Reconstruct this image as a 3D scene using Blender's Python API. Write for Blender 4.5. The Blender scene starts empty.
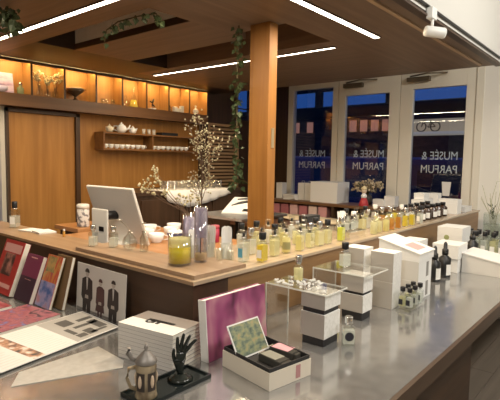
import bpy, bmesh, math, random
from mathutils import Vector, Matrix
R = math.radians
C = bpy.context.scene
COL = C.collection
random.seed(7)

# ------------------------------------------------------------------ camera, world, light, exposure
cam = bpy.data.cameras.new('camera')
cam.sensor_width = 36.0
cam.lens = 36.0 * 477.3 / 500.0
cam.clip_start = 0.02
camo = bpy.data.objects.new('camera', cam)
COL.objects.link(camo)
yaw, pitch, roll = R(39.94), R(-4.84), R(1.0)
fw = Vector((math.cos(pitch) * math.cos(yaw), math.cos(pitch) * math.sin(yaw), math.sin(pitch)))
rt = fw.cross(Vector((0, 0, 1))).normalized()
up = rt.cross(fw)
rt2 = rt * math.cos(roll) + up * math.sin(roll)
up2 = up * math.cos(roll) - rt * math.sin(roll)
camo.matrix_world = Matrix(((rt2.x, up2.x, -fw.x, 0), (rt2.y, up2.y, -fw.y, 0), (rt2.z, up2.z, -fw.z, 1.55), (0, 0, 0, 1)))
C.camera = camo

w = bpy.data.worlds.new('dusk_sky')
C.world = w
w.use_nodes = True
bg = w.node_tree.nodes['Background']
bg.inputs[0].default_value = (0.035, 0.13, 0.50, 1)
bg.inputs[1].default_value = 0.55

C.view_settings.view_transform = 'Standard'
C.view_settings.look = 'None'
C.view_settings.gamma = 1.0
C.view_settings.exposure = 0.0
C.view_settings.use_curve_mapping = False


def lamp(name, loc, target, power, size, col, size_y=None, spread=180):
    l = bpy.data.lights.new(name, 'AREA')
    l.energy = power
    l.color = col
    l.shape = 'RECTANGLE' if size_y else 'SQUARE'
    l.size = size
    if size_y:
        l.size_y = size_y
    l.spread = R(spread)
    o = bpy.data.objects.new(name, l)
    COL.objects.link(o)
    o.location = loc
    d = Vector(target) - Vector(loc)
    o.rotation_euler = d.to_track_quat('-Z', 'Y').to_euler()
    return o


WHITE_L = (1.0, 0.95, 0.87)
WARM_L = (1.0, 0.80, 0.55)
# ceiling lamps of the shop floor, in front of the canopy
lamp('ceiling_lamp', (3.3, -0.75, 3.1), (3.6, 0.9, 0.9), 43, 0.35, WHITE_L)
lamp('ceiling_lamp', (1.6, -0.9, 3.1), (1.8, 0.9, 0.9), 34, 0.35, WHITE_L)
lamp('ceiling_lamp', (-1.0, 0.15, 3.1), (1.2, 1.4, 0.9), 38, 0.35, WHITE_L)
# light of the LED lines under the canopy
lamp('led_light', (1.42, 2.55, 2.315), (1.42, 2.55, 0), 26, 0.06, WARM_L, 2.4)
lamp('led_light', (2.2, 1.37, 2.315), (2.2, 1.37, 0), 22, 1.4, WARM_L, 0.06)
lamp('led_light', (2.93, 2.65, 2.315), (2.93, 2.65, 0), 26, 0.06, WARM_L, 1.9)


# ------------------------------------------------------------------ materials
MATS = {}


def mat(name, col, rough=0.5, metal=0.0, spec=0.5, emit=None, estr=0.0):
    if name in MATS:
        return MATS[name]
    m = bpy.data.materials.new(name)
    m.use_nodes = True
    b = m.node_tree.nodes['Principled BSDF']
    b.inputs['Base Color'].default_value = (*col, 1)
    b.inputs['Roughness'].default_value = rough
    b.inputs['Metallic'].default_value = metal
    b.inputs['Specular IOR Level'].default_value = spec
    if emit:
        b.inputs['Emission Color'].default_value = (*emit, 1)
        b.inputs['Emission Strength'].default_value = estr
    MATS[name] = m
    return m


def ramp_mat(name, stops, scale=(1, 1, 1), nscale=4.0, detail=5.0, rough=0.5, metal=0.0, distortion=0.0, bump=0.0, tex='noise', spec=0.5, rrange=None):
    """noise-driven colour ramp in object space"""
    if name in MATS:
        return MATS[name]
    m = bpy.data.materials.new(name)
    m.use_nodes = True
    nt = m.node_tree
    b = nt.nodes['Principled BSDF']
    tc = nt.nodes.new('ShaderNodeTexCoord')
    mp = nt.nodes.new('ShaderNodeMapping')
    mp.inputs['Scale'].default_value = scale
    nt.links.new(tc.outputs['Object'], mp.inputs[0])
    if tex == 'noise':
        n = nt.nodes.new('ShaderNodeTexNoise')
        n.inputs['Scale'].default_value = nscale
        n.inputs['Detail'].default_value = detail
        n.inputs['Distortion'].default_value = distortion
        out = n.outputs[0]
    else:
        n = nt.nodes.new('ShaderNodeTexVoronoi')
        n.inputs['Scale'].default_value = nscale
        out = n.outputs['Distance']
    nt.links.new(mp.outputs[0], n.inputs['Vector'])
    r = nt.nodes.new('ShaderNodeValToRGB')
    els = r.color_ramp.elements
    els[0].position, els[0].color = stops[0][0], (*stops[0][1], 1)
    els[1].position, els[1].color = stops[-1][0], (*stops[-1][1], 1)
    for p, c in stops[1:-1]:
        e = els.new(p)
        e.color = (*c, 1)
    nt.links.new(out, r.inputs[0])
    nt.links.new(r.outputs[0], b.inputs['Base Color'])
    b.inputs['Roughness'].default_value = rough
    b.inputs['Metallic'].default_value = metal
    b.inputs['Specular IOR Level'].default_value = spec
    if rrange:
        mr = nt.nodes.new('ShaderNodeMapRange')
        mr.inputs[3].default_value, mr.inputs[4].default_value = rrange
        nt.links.new(out, mr.inputs[0])
        nt.links.new(mr.outputs[0], b.inputs['Roughness'])
    if bump:
        bp = nt.nodes.new('ShaderNodeBump')
        bp.inputs['Strength'].default_value = bump
        bp.inputs['Distance'].default_value = 0.002
        nt.links.new(out, bp.inputs['Height'])
        nt.links.new(bp.outputs[0], b.inputs['Normal'])
    MATS[name] = m
    return m


def glass(name, tint=(0.93, 0.95, 0.94), gloss=0.06, rough=0.03, edge=0.55):
    """thin clear glass: tinted see-through plus reflection that grows at grazing angles"""
    if name in MATS:
        return MATS[name]
    m = bpy.data.materials.new(name)
    m.use_nodes = True
    nt = m.node_tree
    nt.nodes.remove(nt.nodes['Principled BSDF'])
    t = nt.nodes.new('ShaderNodeBsdfTransparent')
    t.inputs[0].default_value = (*tint, 1)
    g = nt.nodes.new('ShaderNodeBsdfGlossy')
    g.inputs['Roughness'].default_value = rough
    g.inputs[0].default_value = (0.95, 0.95, 0.95, 1)
    lw = nt.nodes.new('ShaderNodeLayerWeight')
    lw.inputs[0].default_value = 0.15
    mr = nt.nodes.new('ShaderNodeMapRange')
    mr.inputs[3].default_value, mr.inputs[4].default_value = gloss * .7, min(1, edge * 1.5)
    nt.links.new(lw.outputs['Facing'], mr.inputs[0])
    mx = nt.nodes.new('ShaderNodeMixShader')
    nt.links.new(mr.outputs[0], mx.inputs[0])
    nt.links.new(t.outputs[0], mx.inputs[1])
    nt.links.new(g.outputs[0], mx.inputs[2])
    nt.links.new(mx.outputs[0], nt.nodes['Material Output'].inputs[0])
    MATS[name] = m
    return m


def liquid(name, tint, solid=0.35):
    if name in MATS:
        return MATS[name]
    m = bpy.data.materials.new(name)
    m.use_nodes = True
    nt = m.node_tree
    nt.nodes.remove(nt.nodes['Principled BSDF'])
    t = nt.nodes.new('ShaderNodeBsdfTransparent')
    t.inputs[0].default_value = (*[c ** 0.5 for c in tint], 1)
    d = nt.nodes.new('ShaderNodeBsdfDiffuse')
    d.inputs[0].default_value = (*tint, 1)
    tr = nt.nodes.new('ShaderNodeBsdfTranslucent')
    tr.inputs[0].default_value = (*tint, 1)
    ad = nt.nodes.new('ShaderNodeMixShader')
    ad.inputs[0].default_value = .3
    nt.links.new(d.outputs[0], ad.inputs[1])
    nt.links.new(tr.outputs[0], ad.inputs[2])
    mx = nt.nodes.new('ShaderNodeMixShader')
    mx.inputs[0].default_value = solid
    nt.links.new(t.outputs[0], mx.inputs[1])
    nt.links.new(ad.outputs[0], mx.inputs[2])
    nt.links.new(mx.outputs[0], nt.nodes['Material Output'].inputs[0])
    MATS[name] = m
    return m


def wood(name, light, dark, axis='z', rough=0.45, k=1.0):
    s = {'x': (1.2, 22, 22), 'y': (22, 1.2, 22), 'z': (22, 22, 1.2)}[axis]
    mid = tuple((a + b) / 2 for a, b in zip(light, dark))
    return ramp_mat(name, [(0.25, dark), (0.5, mid), (0.75, light)], scale=tuple(v * k for v in s), nscale=1.0, detail=6, rough=rough, distortion=0.6, bump=0.08)


W_PANEL = wood('wood_panel_honey', (0.44, 0.21, 0.048), (0.30, 0.13, 0.025), 'z', 0.5)
W_POST = wood('wood_post', (0.36, 0.165, 0.038), (0.22, 0.09, 0.018), 'z', 0.45)
W_DARK = wood('wood_dark', (0.07, 0.035, 0.017), (0.035, 0.017, 0.008), 'x', 0.45)
W_DARKZ = wood('wood_dark_upright', (0.075, 0.038, 0.018), (0.04, 0.02, 0.009), 'z', 0.45)
W_CEILX = wood('wood_canopy_x', (0.22, 0.145, 0.092), (0.14, 0.088, 0.053), 'x', 0.5)
W_CEILY = wood('wood_canopy_y', (0.22, 0.145, 0.092), (0.14, 0.088, 0.053), 'y', 0.5)
W_CUB = wood('wood_cubby', (0.48, 0.25, 0.08), (0.33, 0.16, 0.045), 'z', 0.5)
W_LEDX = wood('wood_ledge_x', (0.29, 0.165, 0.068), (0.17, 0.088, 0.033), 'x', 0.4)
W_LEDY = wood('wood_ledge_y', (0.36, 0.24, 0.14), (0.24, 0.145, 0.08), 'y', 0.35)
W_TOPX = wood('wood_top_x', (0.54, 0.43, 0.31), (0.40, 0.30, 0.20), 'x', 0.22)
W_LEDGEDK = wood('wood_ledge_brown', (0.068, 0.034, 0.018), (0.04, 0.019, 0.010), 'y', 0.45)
W_DESK = wood('wood_desk', (0.50, 0.25, 0.10), (0.36, 0.16, 0.055), 'y', 0.4)
W_FLOOR = wood('wood_floor', (0.22, 0.18, 0.14), (0.13, 0.105, 0.08), 'x', 0.5, 0.6)
STEEL = ramp_mat('stainless_steel', [(0.3, (0.41, 0.405, 0.395)), (0.7, (0.49, 0.485, 0.475))], scale=(3, 3, 3), nscale=9, detail=10, rough=0.2, metal=0.72, rrange=(0.08, 0.20), bump=0.05)
M_WHITE = mat('white_paint', (0.80, 0.78, 0.72), 0.7)
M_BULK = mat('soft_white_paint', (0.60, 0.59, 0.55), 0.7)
M_FRAME = mat('cream_door_paint', (0.74, 0.70, 0.60), 0.5)
M_PLASTER = ramp_mat('beige_plaster', [(0.3, (0.78, 0.71, 0.58)), (0.7, (0.86, 0.80, 0.68))], nscale=14, rough=0.9)
M_LED = mat('led_strip', (1, 1, 1), 0.5, emit=(1.0, 0.87, 0.68), estr=9.0)
M_LEDC = mat('led_cubby', (1, 1, 1), 0.5, emit=(1.0, 0.68, 0.29), estr=85.0)
M_BLACK = mat('black_plastic', (0.012, 0.012, 0.013), 0.35)
M_BLKMAT = mat('black_card', (0.018, 0.017, 0.018), 0.7)
M_PAPER = mat('white_paper', (0.74, 0.725, 0.69), 0.6)
M_CARD = mat('white_card', (0.76, 0.755, 0.73), 0.5)
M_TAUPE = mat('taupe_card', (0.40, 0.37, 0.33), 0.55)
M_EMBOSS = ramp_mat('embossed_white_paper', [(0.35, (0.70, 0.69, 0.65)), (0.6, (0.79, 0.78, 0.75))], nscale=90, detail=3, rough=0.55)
M_SILVER = mat('silver_metal', (0.75, 0.75, 0.74), 0.2, 1.0)
M_CHROME = mat('brushed_chrome', (0.6, 0.6, 0.6), 0.3, 1.0)
M_WPLAST = mat('white_plastic', (0.78, 0.78, 0.75), 0.35)
M_GPLAST = mat('pale_grey_plastic', (0.62, 0.61, 0.57), 0.4)
M_LABEL = mat('bottle_label', (0.80, 0.79, 0.74), 0.6)
M_GREYLAB = mat('grey_ink', (0.35, 0.34, 0.32), 0.6)
M_PORC = mat('porcelain', (0.82, 0.82, 0.82), 0.15)
M_LINEN = mat('white_linen', (0.80, 0.78, 0.74), 0.9)
M_LEAF = ramp_mat('ivy_leaf', [(0.3, (0.018, 0.035, 0.012)), (0.7, (0.065, 0.10, 0.035))], nscale=25, rough=0.5)
M_STEM = mat('plant_stem', (0.10, 0.08, 0.035), 0.7)
M_DRY = ramp_mat('dried_blossom', [(0.3, (0.40, 0.34, 0.17)), (0.7, (0.72, 0.64, 0.42))], nscale=60, rough=0.8)
M_DRYSTEM = mat('dried_stem', (0.16, 0.09, 0.05), 0.8)
M_GLASS = glass('clear_glass')
M_PANE = glass('window_glass', (0.88, 0.91, 0.93), 0.05, 0.01, 0.4)
M_EDGE = liquid('acrylic_edge', (0.88, 0.90, 0.88), .5)
M_ACRYL = glass('clear_acrylic', (0.95, 0.95, 0.94), 0.08, 0.02, 0.6)

# ------------------------------------------------------------------ mesh helpers


class B:
    def __init__(s):
        s.bm = bmesh.new()

    def box(s, x0, x1, y0, y1, z0, z1, mi=0, bevel=0.0):
        bm = s.bm
        vs = [bm.verts.new((x, y, z)) for z in (z0, z1) for y in (y0, y1) for x in (x0, x1)]
        fs = []
        for q in ((0, 2, 3, 1), (4, 5, 7, 6), (0, 1, 5, 4), (2, 6, 7, 3), (0, 4, 6, 2), (1, 3, 7, 5)):
            f = bm.faces.new([vs[i] for i in q])
            f.material_index = mi
            fs.append(f)
        if bevel:
            es = list({e for f in fs for e in f.edges})
            bmesh.ops.bevel(bm, geom=es, offset=bevel, segments=2, affect='EDGES', profile=0.5)
        return s

    def lathe(s, prof, n=20, cx=0, cy=0, cz=0, mi=0, cap=True, sx=1.0, sy=1.0):
        bm = s.bm
        rings = []
        for r, z in prof:
            r = max(r, 0.0002)
            rings.append([bm.verts.new((cx + sx * r * math.cos(2 * math.pi * i / n), cy + sy * r * math.sin(2 * math.pi * i / n), cz + z)) for i in range(n)])
        for a, b in zip(rings, rings[1:]):
            for i in range(n):
                f = bm.faces.new((a[i], a[(i + 1) % n], b[(i + 1) % n], b[i]))
                f.smooth = True
                f.material_index = mi
        if cap:
            f = bm.faces.new(list(reversed(rings[0])))
            f.material_index = mi
            f = bm.faces.new(rings[-1])
            f.material_index = mi
        return s

    def tube(s, pts, rad, n=8, mi=0):
        bm = s.bm
        pts = [Vector(p) for p in pts]
        if not isinstance(rad, (list, tuple)):
            rad = [rad] * len(pts)
        rings = []
        for i, p in enumerate(pts):
            d = (pts[min(i + 1, len(pts) - 1)] - pts[max(i - 1, 0)]).normalized()
            a = d.cross(Vector((0, 0, 1)))
            if a.length < 1e-3:
                a = d.cross(Vector((1, 0, 0)))
            a.normalize()
            b = d.cross(a)
            rings.append([bm.verts.new(p + rad[i] * (math.cos(2 * math.pi * k / n) * a + math.sin(2 * math.pi * k / n) * b)) for k in range(n)])
        for a, b in zip(rings, rings[1:]):
            for k in range(n):
                f = bm.faces.new((a[k], a[(k + 1) % n], b[(k + 1) % n], b[k]))
                f.smooth = True
                f.material_index = mi
        bm.faces.new(list(reversed(rings[0]))).material_index = mi
        bm.faces.new(rings[-1]).material_index = mi
        return s

    def prism(s, poly, z0, z1, mi=0):
        """polygon in xy pulled from z0 to z1"""
        bm = s.bm
        a = [bm.verts.new((x, y, z0)) for x, y in poly]
        b = [bm.verts.new((x, y, z1)) for x, y in poly]
        bm.faces.new(list(reversed(a))).material_index = mi
        bm.faces.new(b).material_index = mi
        n = len(poly)
        for i in range(n):
            bm.faces.new((a[i], a[(i + 1) % n], b[(i + 1) % n], b[i])).material_index = mi
        return s

    def ball(s, c, r, n=8, sq=(1, 1, 1), mi=0):
        res = bmesh.ops.create_uvsphere(s.bm, u_segments=n, v_segments=max(4, n // 2 + 1), radius=1, matrix=Matrix.Translation(c) @ Matrix.Diagonal((r * sq[0], r * sq[1], r * sq[2], 1)))
        for f in {f for v in res['verts'] for f in v.link_faces}:
            f.smooth = True
            f.material_index = mi
        return s

    def leaf(s, c, size, d, tilt=0.0, mi=0, wide=0.7):
        """a pointed, slightly folded leaf blade hanging along direction d"""
        d = Vector(d).normalized()
        a = d.cross(Vector((0.3, 0.5, 0.8))).normalized()
        nrm = d.cross(a)
        c = Vector(c)
        P = [c, c + d * size * .3 + a * size * wide * .5 + nrm * size * .08, c + d * size, c + d * size * .3 - a * size * wide * .5 + nrm * size * .08, c + d * size * .45]
        v = [s.bm.verts.new(p) for p in P]
        for q in ((0, 1, 4), (1, 2, 4), (2, 3, 4), (3, 0, 4)):
            s.bm.faces.new([v[i] for i in q]).material_index = mi
        return s

    def xf(s, m):
        bmesh.ops.transform(s.bm, matrix=m, verts=s.bm.verts)
        return s

    def mesh(s, name, mats):
        bmesh.ops.recalc_face_normals(s.bm, faces=s.bm.faces)
        me = bpy.data.meshes.new(name)
        s.bm.to_mesh(me)
        s.bm.free()
        for m in (mats if isinstance(mats, (list, tuple)) else [mats]):
            me.materials.append(m)
        return me

    def build(s, name, mats, parent=None, label=None):
        return link(name, s.mesh(name, mats), parent, label)


def link(name, me, parent=None, label=None):
    o = bpy.data.objects.new(name, me)
    COL.objects.link(o)
    if parent:
        o.parent = parent
    if label:
        o['label'] = label
    return o


USED = {}


def tag(o, label, cat, group=None):
    o['label'] = label
    o['category'] = cat
    if group:
        o['group'] = group
    assert label not in USED, label
    assert 4 <= len(label.split()) <= 16, label
    USED[label] = 1
    return o


def thing(name, label, cat, loc=(0, 0, 0), rz=0.0, group=None):
    o = bpy.data.objects.new(name, None)
    o.empty_display_size = 0.05
    COL.objects.link(o)
    o.location = loc
    o.rotation_euler = (0, 0, rz)
    return tag(o, label, cat, group)


def put(o, loc, rot=(0, 0, 0)):
    o.location = loc
    o.rotation_euler = rot
    return o


def struct(o):
    o['kind'] = 'structure'
    return o


def dup(root, loc, rz, label, group=None):
    r = root.copy()
    COL.objects.link(r)
    r.location = loc
    r.rotation_euler = (0, 0, rz)
    r['label'] = label
    assert label not in USED, label
    USED[label] = 1
    if group:
        r['group'] = group
    for ch in list(root.children):
        c = ch.copy()
        COL.objects.link(c)
        c.parent = r
        for g in list(ch.children):
            d = g.copy()
            COL.objects.link(d)
            d.parent = c
    return r


ORD = ['first', 'second', 'third', 'fourth', 'fifth', 'sixth', 'seventh', 'eighth', 'ninth', 'tenth', 'eleventh', 'twelfth', 'thirteenth', 'fourteenth', 'fifteenth', 'sixteenth', 'seventeenth', 'eighteenth', 'nineteenth', 'twentieth']
ZL, ZC = 1.10, 0.86      # top of the bar ledge, top of the steel worktop

# ================================================================== THE SETTING
fl = B()
for i in range(44):                                   # floor boards run along x
    y = -3.0 + i * 0.165
    for k in range(4):
        x0 = -2.5 + k * 2.4 - (0.9 if i % 2 else 0)
        fl.box(max(-2.5, x0), min(5.2, x0 + 2.396), y, min(y + 0.162, 4.12), -0.03, 0.0)
struct(fl.build('floor', W_FLOOR))
struct(B().box(-2.5, 5.32, -3.1, 4.3, 3.2, 3.3).build('ceiling', M_WHITE))
struct(B().box(-2.6, -2.5, -3.1, 4.3, -.03, 3.2).build('wall_left', M_WHITE))
struct(B().box(-2.5, 5.32, -3.1, -3.0, -.03, 3.2).build('wall_front', M_WHITE))

# back wall of honey coloured wood, with openings for the glass door and the small high window
bw = B()
bw.box(-2.5, 1.30, 4.12, 4.2, 0, 3.2)
bw.box(1.30, 1.72, 4.12, 4.2, 1.95, 3.2)
bw.box(1.72, 3.95, 4.12, 4.2, 0, 3.2)
struct(bw.build('wall_back', W_PANEL))
dk = B()
dk.box(3.95, 4.62, 4.12, 4.2, 0, 3.2)
dk.box(4.62, 4.92, 4.12, 4.2, 0, 2.03)
dk.box(4.62, 4.92, 4.12, 4.2, 2.5, 3.2)
dk.box(4.92, 5.2, 4.12, 4.2, 0, 3.2)
struct(dk.build('wall_back_dark', W_DARKZ))
f = struct(B().box(1.30, 1.335, 4.11, 4.17, 0, 1.95).box(1.695, 1.73, 4.09, 4.17, 0, 1.95).box(1.335, 1.695, 4.11, 4.17, 1.91, 1.95).box(1.335, 1.695, 4.11, 4.17, 0, .12).build('door_1', M_FRAME))
B().box(1.335, 1.695, 4.13, 4.136, .12, 1.91).build('pane', M_PANE, f)
f = struct(B().box(4.62, 4.65, 4.12, 4.18, 2.03, 2.5).box(4.89, 4.92, 4.12, 4.18, 2.03, 2.5).box(4.65, 4.89, 4.12, 4.18, 2.03, 2.06).box(4.65, 4.89, 4.12, 4.18, 2.47, 2.5).box(4.65, 4.89, 4.135, 4.155, 2.2, 2.212).build('window_1', W_DARKZ))
B().box(4.65, 4.89, 4.15, 4.155, 2.06, 2.47).build('pane', M_PANE, f)
# sliding wooden door panel
sd = struct(B().box(1.745, 2.345, 4.075, 4.115, 0.02, 1.91, bevel=.004).build('door_2', W_PANEL))
struct(B().box(1.73, 1.748, 4.05, 4.12, 0, 1.94).box(2.345, 2.385, 4.05, 4.12, 0, 1.94).box(1.73, 2.385, 4.05, 4.12, 1.91, 1.94).build('trim_1', W_DARKZ))
# louvred vent beside the panelling
lv = B()
lv.box(4.06, 4.10, 4.07, 4.12, 1.10, 1.98).box(4.58, 4.62, 4.07, 4.12, 1.10, 1.98).box(4.10, 4.58, 4.07, 4.12, 1.95, 1.98).box(4.10, 4.58, 4.07, 4.12, 1.10, 1.13)
lvo = lv.build('vent', wood('wood_louvre', (0.50, 0.33, 0.18), (0.36, 0.22, 0.11), 'x'))
struct(lvo)
sl = B()
for i in range(19):
    z = 1.14 + i * 0.0425
    t = B()
    sl.box(4.10, 4.58, 4.075, 4.115, z, z + 0.026)
sl.build('slats', MATS['wood_louvre'], lvo)
struct(B().box(3.95, 3.99, 4.0, 4.12, 0, 2.33).build('trim_2', W_DARKZ))

# glazed front with two doors and a fixed pane
def bars(b, y0, y1, z0, z1, wd, x0=5.2, x1=5.28):
    b.box(x0, x1, y0, y0 + wd, z0, z1).box(x0, x1, y1 - wd, y1, z0, z1)
    b.box(x0, x1, y0 + wd, y1 - wd, z1 - wd, z1).box(x0, x1, y0 + wd, y1 - wd, z0, z0 + wd * 1.6)
    return b


wr = B()
wr.box(5.2, 5.32, -3.1, 1.33, 0, 3.2)
wr.box(5.2, 5.32, 1.33, 4.12, 2.56, 3.2)
struct(wr.build('wall_right', M_WHITE))
struct(B().box(5.2, 5.32, 3.72, 4.12, 0, 2.56).build('wall_right_dark', W_DARKZ))
win = struct(bars(B(), 2.98, 3.72, 0.0, 2.53, .075).build('window_2', M_FRAME))
B().box(5.235, 5.241, 3.05, 3.65, .115, 2.46).build('pane', M_PANE, win)
struct(B().box(5.19, 5.30, 1.33, 1.40, 0, 2.56).box(5.19, 5.30, 1.40, 3.72, 2.53, 2.56).build('trim_3', M_FRAME))


def text_mesh(body, size, extr=0.0008):
    cu = bpy.data.curves.new('lettering', 'FONT')
    cu.body = body
    cu.size = size
    cu.extrude = extr
    cu.resolution_u = 3
    o = bpy.data.objects.new('lettering_source', cu)
    COL.objects.link(o)
    bpy.context.view_layer.update()
    me = bpy.data.meshes.new_from_object(o.evaluated_get(bpy.context.evaluated_depsgraph_get()))
    bpy.data.objects.remove(o)
    return me


def lettering(parent, y0, y1, zt, x=5.243):
    for txt, z, wd in (('MUSÉE &', zt, y1 - y0), ('PARFUM', zt - 0.145, y1 - y0)):
        me = text_mesh(txt, 0.13)
        xs = [v.co.x for v in me.vertices]
        k = wd / (max(xs) - min(xs))
        x0 = min(xs)
        for v in me.vertices:       # reads from the street, so it is mirrored from inside
            vx, vy, vz = v.co
            v.co = (x + vz, y0 + (vx - x0) * k, z + vy * 0.95)
        me.materials.clear()
        me.materials.append(mat('white_vinyl', (0.85, 0.86, 0.88), 0.6))
        link('lettering', me, parent)


def door(n, y0, y1, wy, pz):
    d = bars(B(), y0, y1, 0.01, 2.53, .0).bm
    d.clear()
    b = B()
    py0, py1 = wy
    b.box(5.205, 5.265, y0, py0, 0.01, 2.53, bevel=.004).box(5.205, 5.265, py1, y1, 0.01, 2.53, bevel=.004)
    b.box(5.205, 5.265, py0, py1, pz, 2.53).box(5.205, 5.265, py0, py1, 0.01, .25)
    o = struct(b.build('door_%d' % n, M_FRAME))
    B().box(5.232, 5.238, py0, py1, .25, pz).build('pane', M_PANE, o)
    c = B()
    c.box(5.15, 5.205, y1 - .33, y1 - .08, 2.42, 2.47, bevel=.006)
    c.tube([(5.16, y1 - .12, 2.48), (5.08, y1 - .33, 2.485), (5.19, y1 - .5, 2.49)], .009, 6)
    c.build('door_closer', mat('dull_bronze', (0.16, 0.13, 0.09), .4, .6), o)
    return o


d3 = door(3, 2.20, 2.975, (2.325, 2.885), 2.335)
lettering(d3, 2.385, 2.775, 1.60)
d4 = door(4, 1.405, 2.195, (1.50, 2.055), 2.35)
lettering(d4, 1.565, 1.945, 1.585)
lettering(win, 3.17, 3.56, 1.60, 5.244)
o = B().prism([(-.035, 0), (.035, 0), (.048, .15), (-.048, .15)], 0, .0015).build('sticker', M_PAPER, d4)
put(o, (5.2305, 1.66, 1.2), (R(90), 0, R(-90)))

# wooden canopy over the bar, with its recess, beams and LED lines
struct(B().box(0.9, 4.2, 0.985, 4.12, 2.56, 2.60).build('ceiling_canopy', W_CEILY))
sx = B()
sx.box(1.62, 4.2, 0.985, 1.66, 2.33, 2.56)
sx.box(1.62, 2.27, 1.66, 2.07, 2.33, 2.56)
struct(sx.build('ceiling_soffit_right', W_CEILX))
sy = B()
sy.box(0.9, 1.62, 0.985, 4.12, 2.33, 2.56)
struct(sy.build('ceiling_soffit_left', W_CEILY))
struct(B().box(1.92, 2.40, 2.07, 3.30, 2.33, 2.56).build('ceiling_beam', W_CEILY))
struct(B().box(1.912, 1.92, 2.07, 3.30, 2.372, 2.56).build('ceiling_beam_plaster', M_PLASTER))
struct(B().box(1.908, 1.92, 2.07, 3.30, 2.33, 2.372).build('trim_5', W_DARK))
struct(B().box(2.78, 4.2, 1.66, 3.72, 2.33, 2.56).build('ceiling_soffit_far', W_CEILY))
struct(B().box(1.62, 2.78, 3.30, 4.12, 2.33, 2.56).box(2.78, 4.2, 3.72, 4.12, 2.33, 2.56).build('ceiling_soffit_back', wood('wood_canopy_shaded', (0.035, 0.02, 0.011), (0.02, 0.011, 0.006), 'x')))  # back zone of the canopy, its shade put into a darker wood colour
struct(B().box(1.66, 4.1, 1.075, 1.10, 2.318, 2.33, bevel=.002).build('reflection_strip', wood('wood_reflection', (0.50, 0.34, 0.20), (0.36, 0.23, 0.13), 'x')))  # pale strip paints a warm reflection along the soffit
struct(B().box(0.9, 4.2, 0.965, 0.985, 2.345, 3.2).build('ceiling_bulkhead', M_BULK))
struct(B().box(0.88, 0.9, 0.965, 4.12, 2.345, 3.2).box(4.2, 4.22, 0.965, 4.12, 2.345, 3.2).build('ceiling_bulkhead_end', M_WHITE))
struct(B().box(0.9, 4.2, 0.955, 1.0, 2.318, 2.33).build('trim_4', W_DARK))


def led(label, box, holder):
    t = thing('led_strip', label, 'light', ((box[0] + box[1]) / 2, (box[2] + box[3]) / 2, 2.33))
    hx, hy = (box[1] - box[0]) / 2, (box[3] - box[2]) / 2
    B().box(-hx, hx, -hy, hy, -.006, -.001).build('diffuser', M_LED, t)
    e = .006
    B().box(-hx - e, -hx, -hy - e, hy + e, -.007, 0).box(hx, hx + e, -hy - e, hy + e, -.007, 0).box(-hx, hx, -hy - e, -hy, -.007, 0).box(-hx, hx, hy, hy + e, -.007, 0).build('channel', W_DARK, t)


led('long white light line in the canopy above the magazines', (1.402, 1.438, 1.30, 3.75), None)
led('white light line in the canopy above the right bar', (1.50, 2.86, 1.355, 1.395), None)
led('thin light line behind the wooden post, farthest into the canopy', (2.915, 2.945, 1.72, 3.66), None)

# post
post = thing('wooden_post', 'square honey coloured wooden post rising from behind the bar to the canopy', 'post', (2.18, 1.70, 0))
B().box(0, .075, 0, .145, 0, 2.33, bevel=.003).build('shaft', W_POST, post)
p = B().box(.03, .055, -.004, 0, 1.62, 1.735, bevel=.001).build('plaque', mat('brass_plaque', (0.55, 0.45, 0.28), 0.35, 0.8), post, 'small brass plaque')

# track spotlight
ts = thing('track_spotlight', 'white track spotlight clamped to the canopy edge by the bulkhead', 'spotlight', (2.60, 0.95, 2.335))
B().box(-.035, .035, -.022, .013, -.03, .03, bevel=.004).build('adapter', M_WPLAST, ts)
B().tube([(0, -.01, -.03), (0, -.01, -.08)], .008, 8).tube([(-.0, -.01, -.08), (-.02, -.03, -.105)], .008, 8).build('bracket', M_WPLAST, ts)
hd = B().lathe([(.0, 0), (.024, .001), (.028, .008), (.028, .10), (.025, .108), (.023, .10)], 20, cap=False)
hd = hd.build('lamp_head', M_WPLAST, ts)
put(hd, (-.045, .012, -.095), (R(96), 0, R(40)))
B().box(-1.7, 1.55, -.004, .013, .03, .036).build('rail', M_BLACK, ts)

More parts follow.
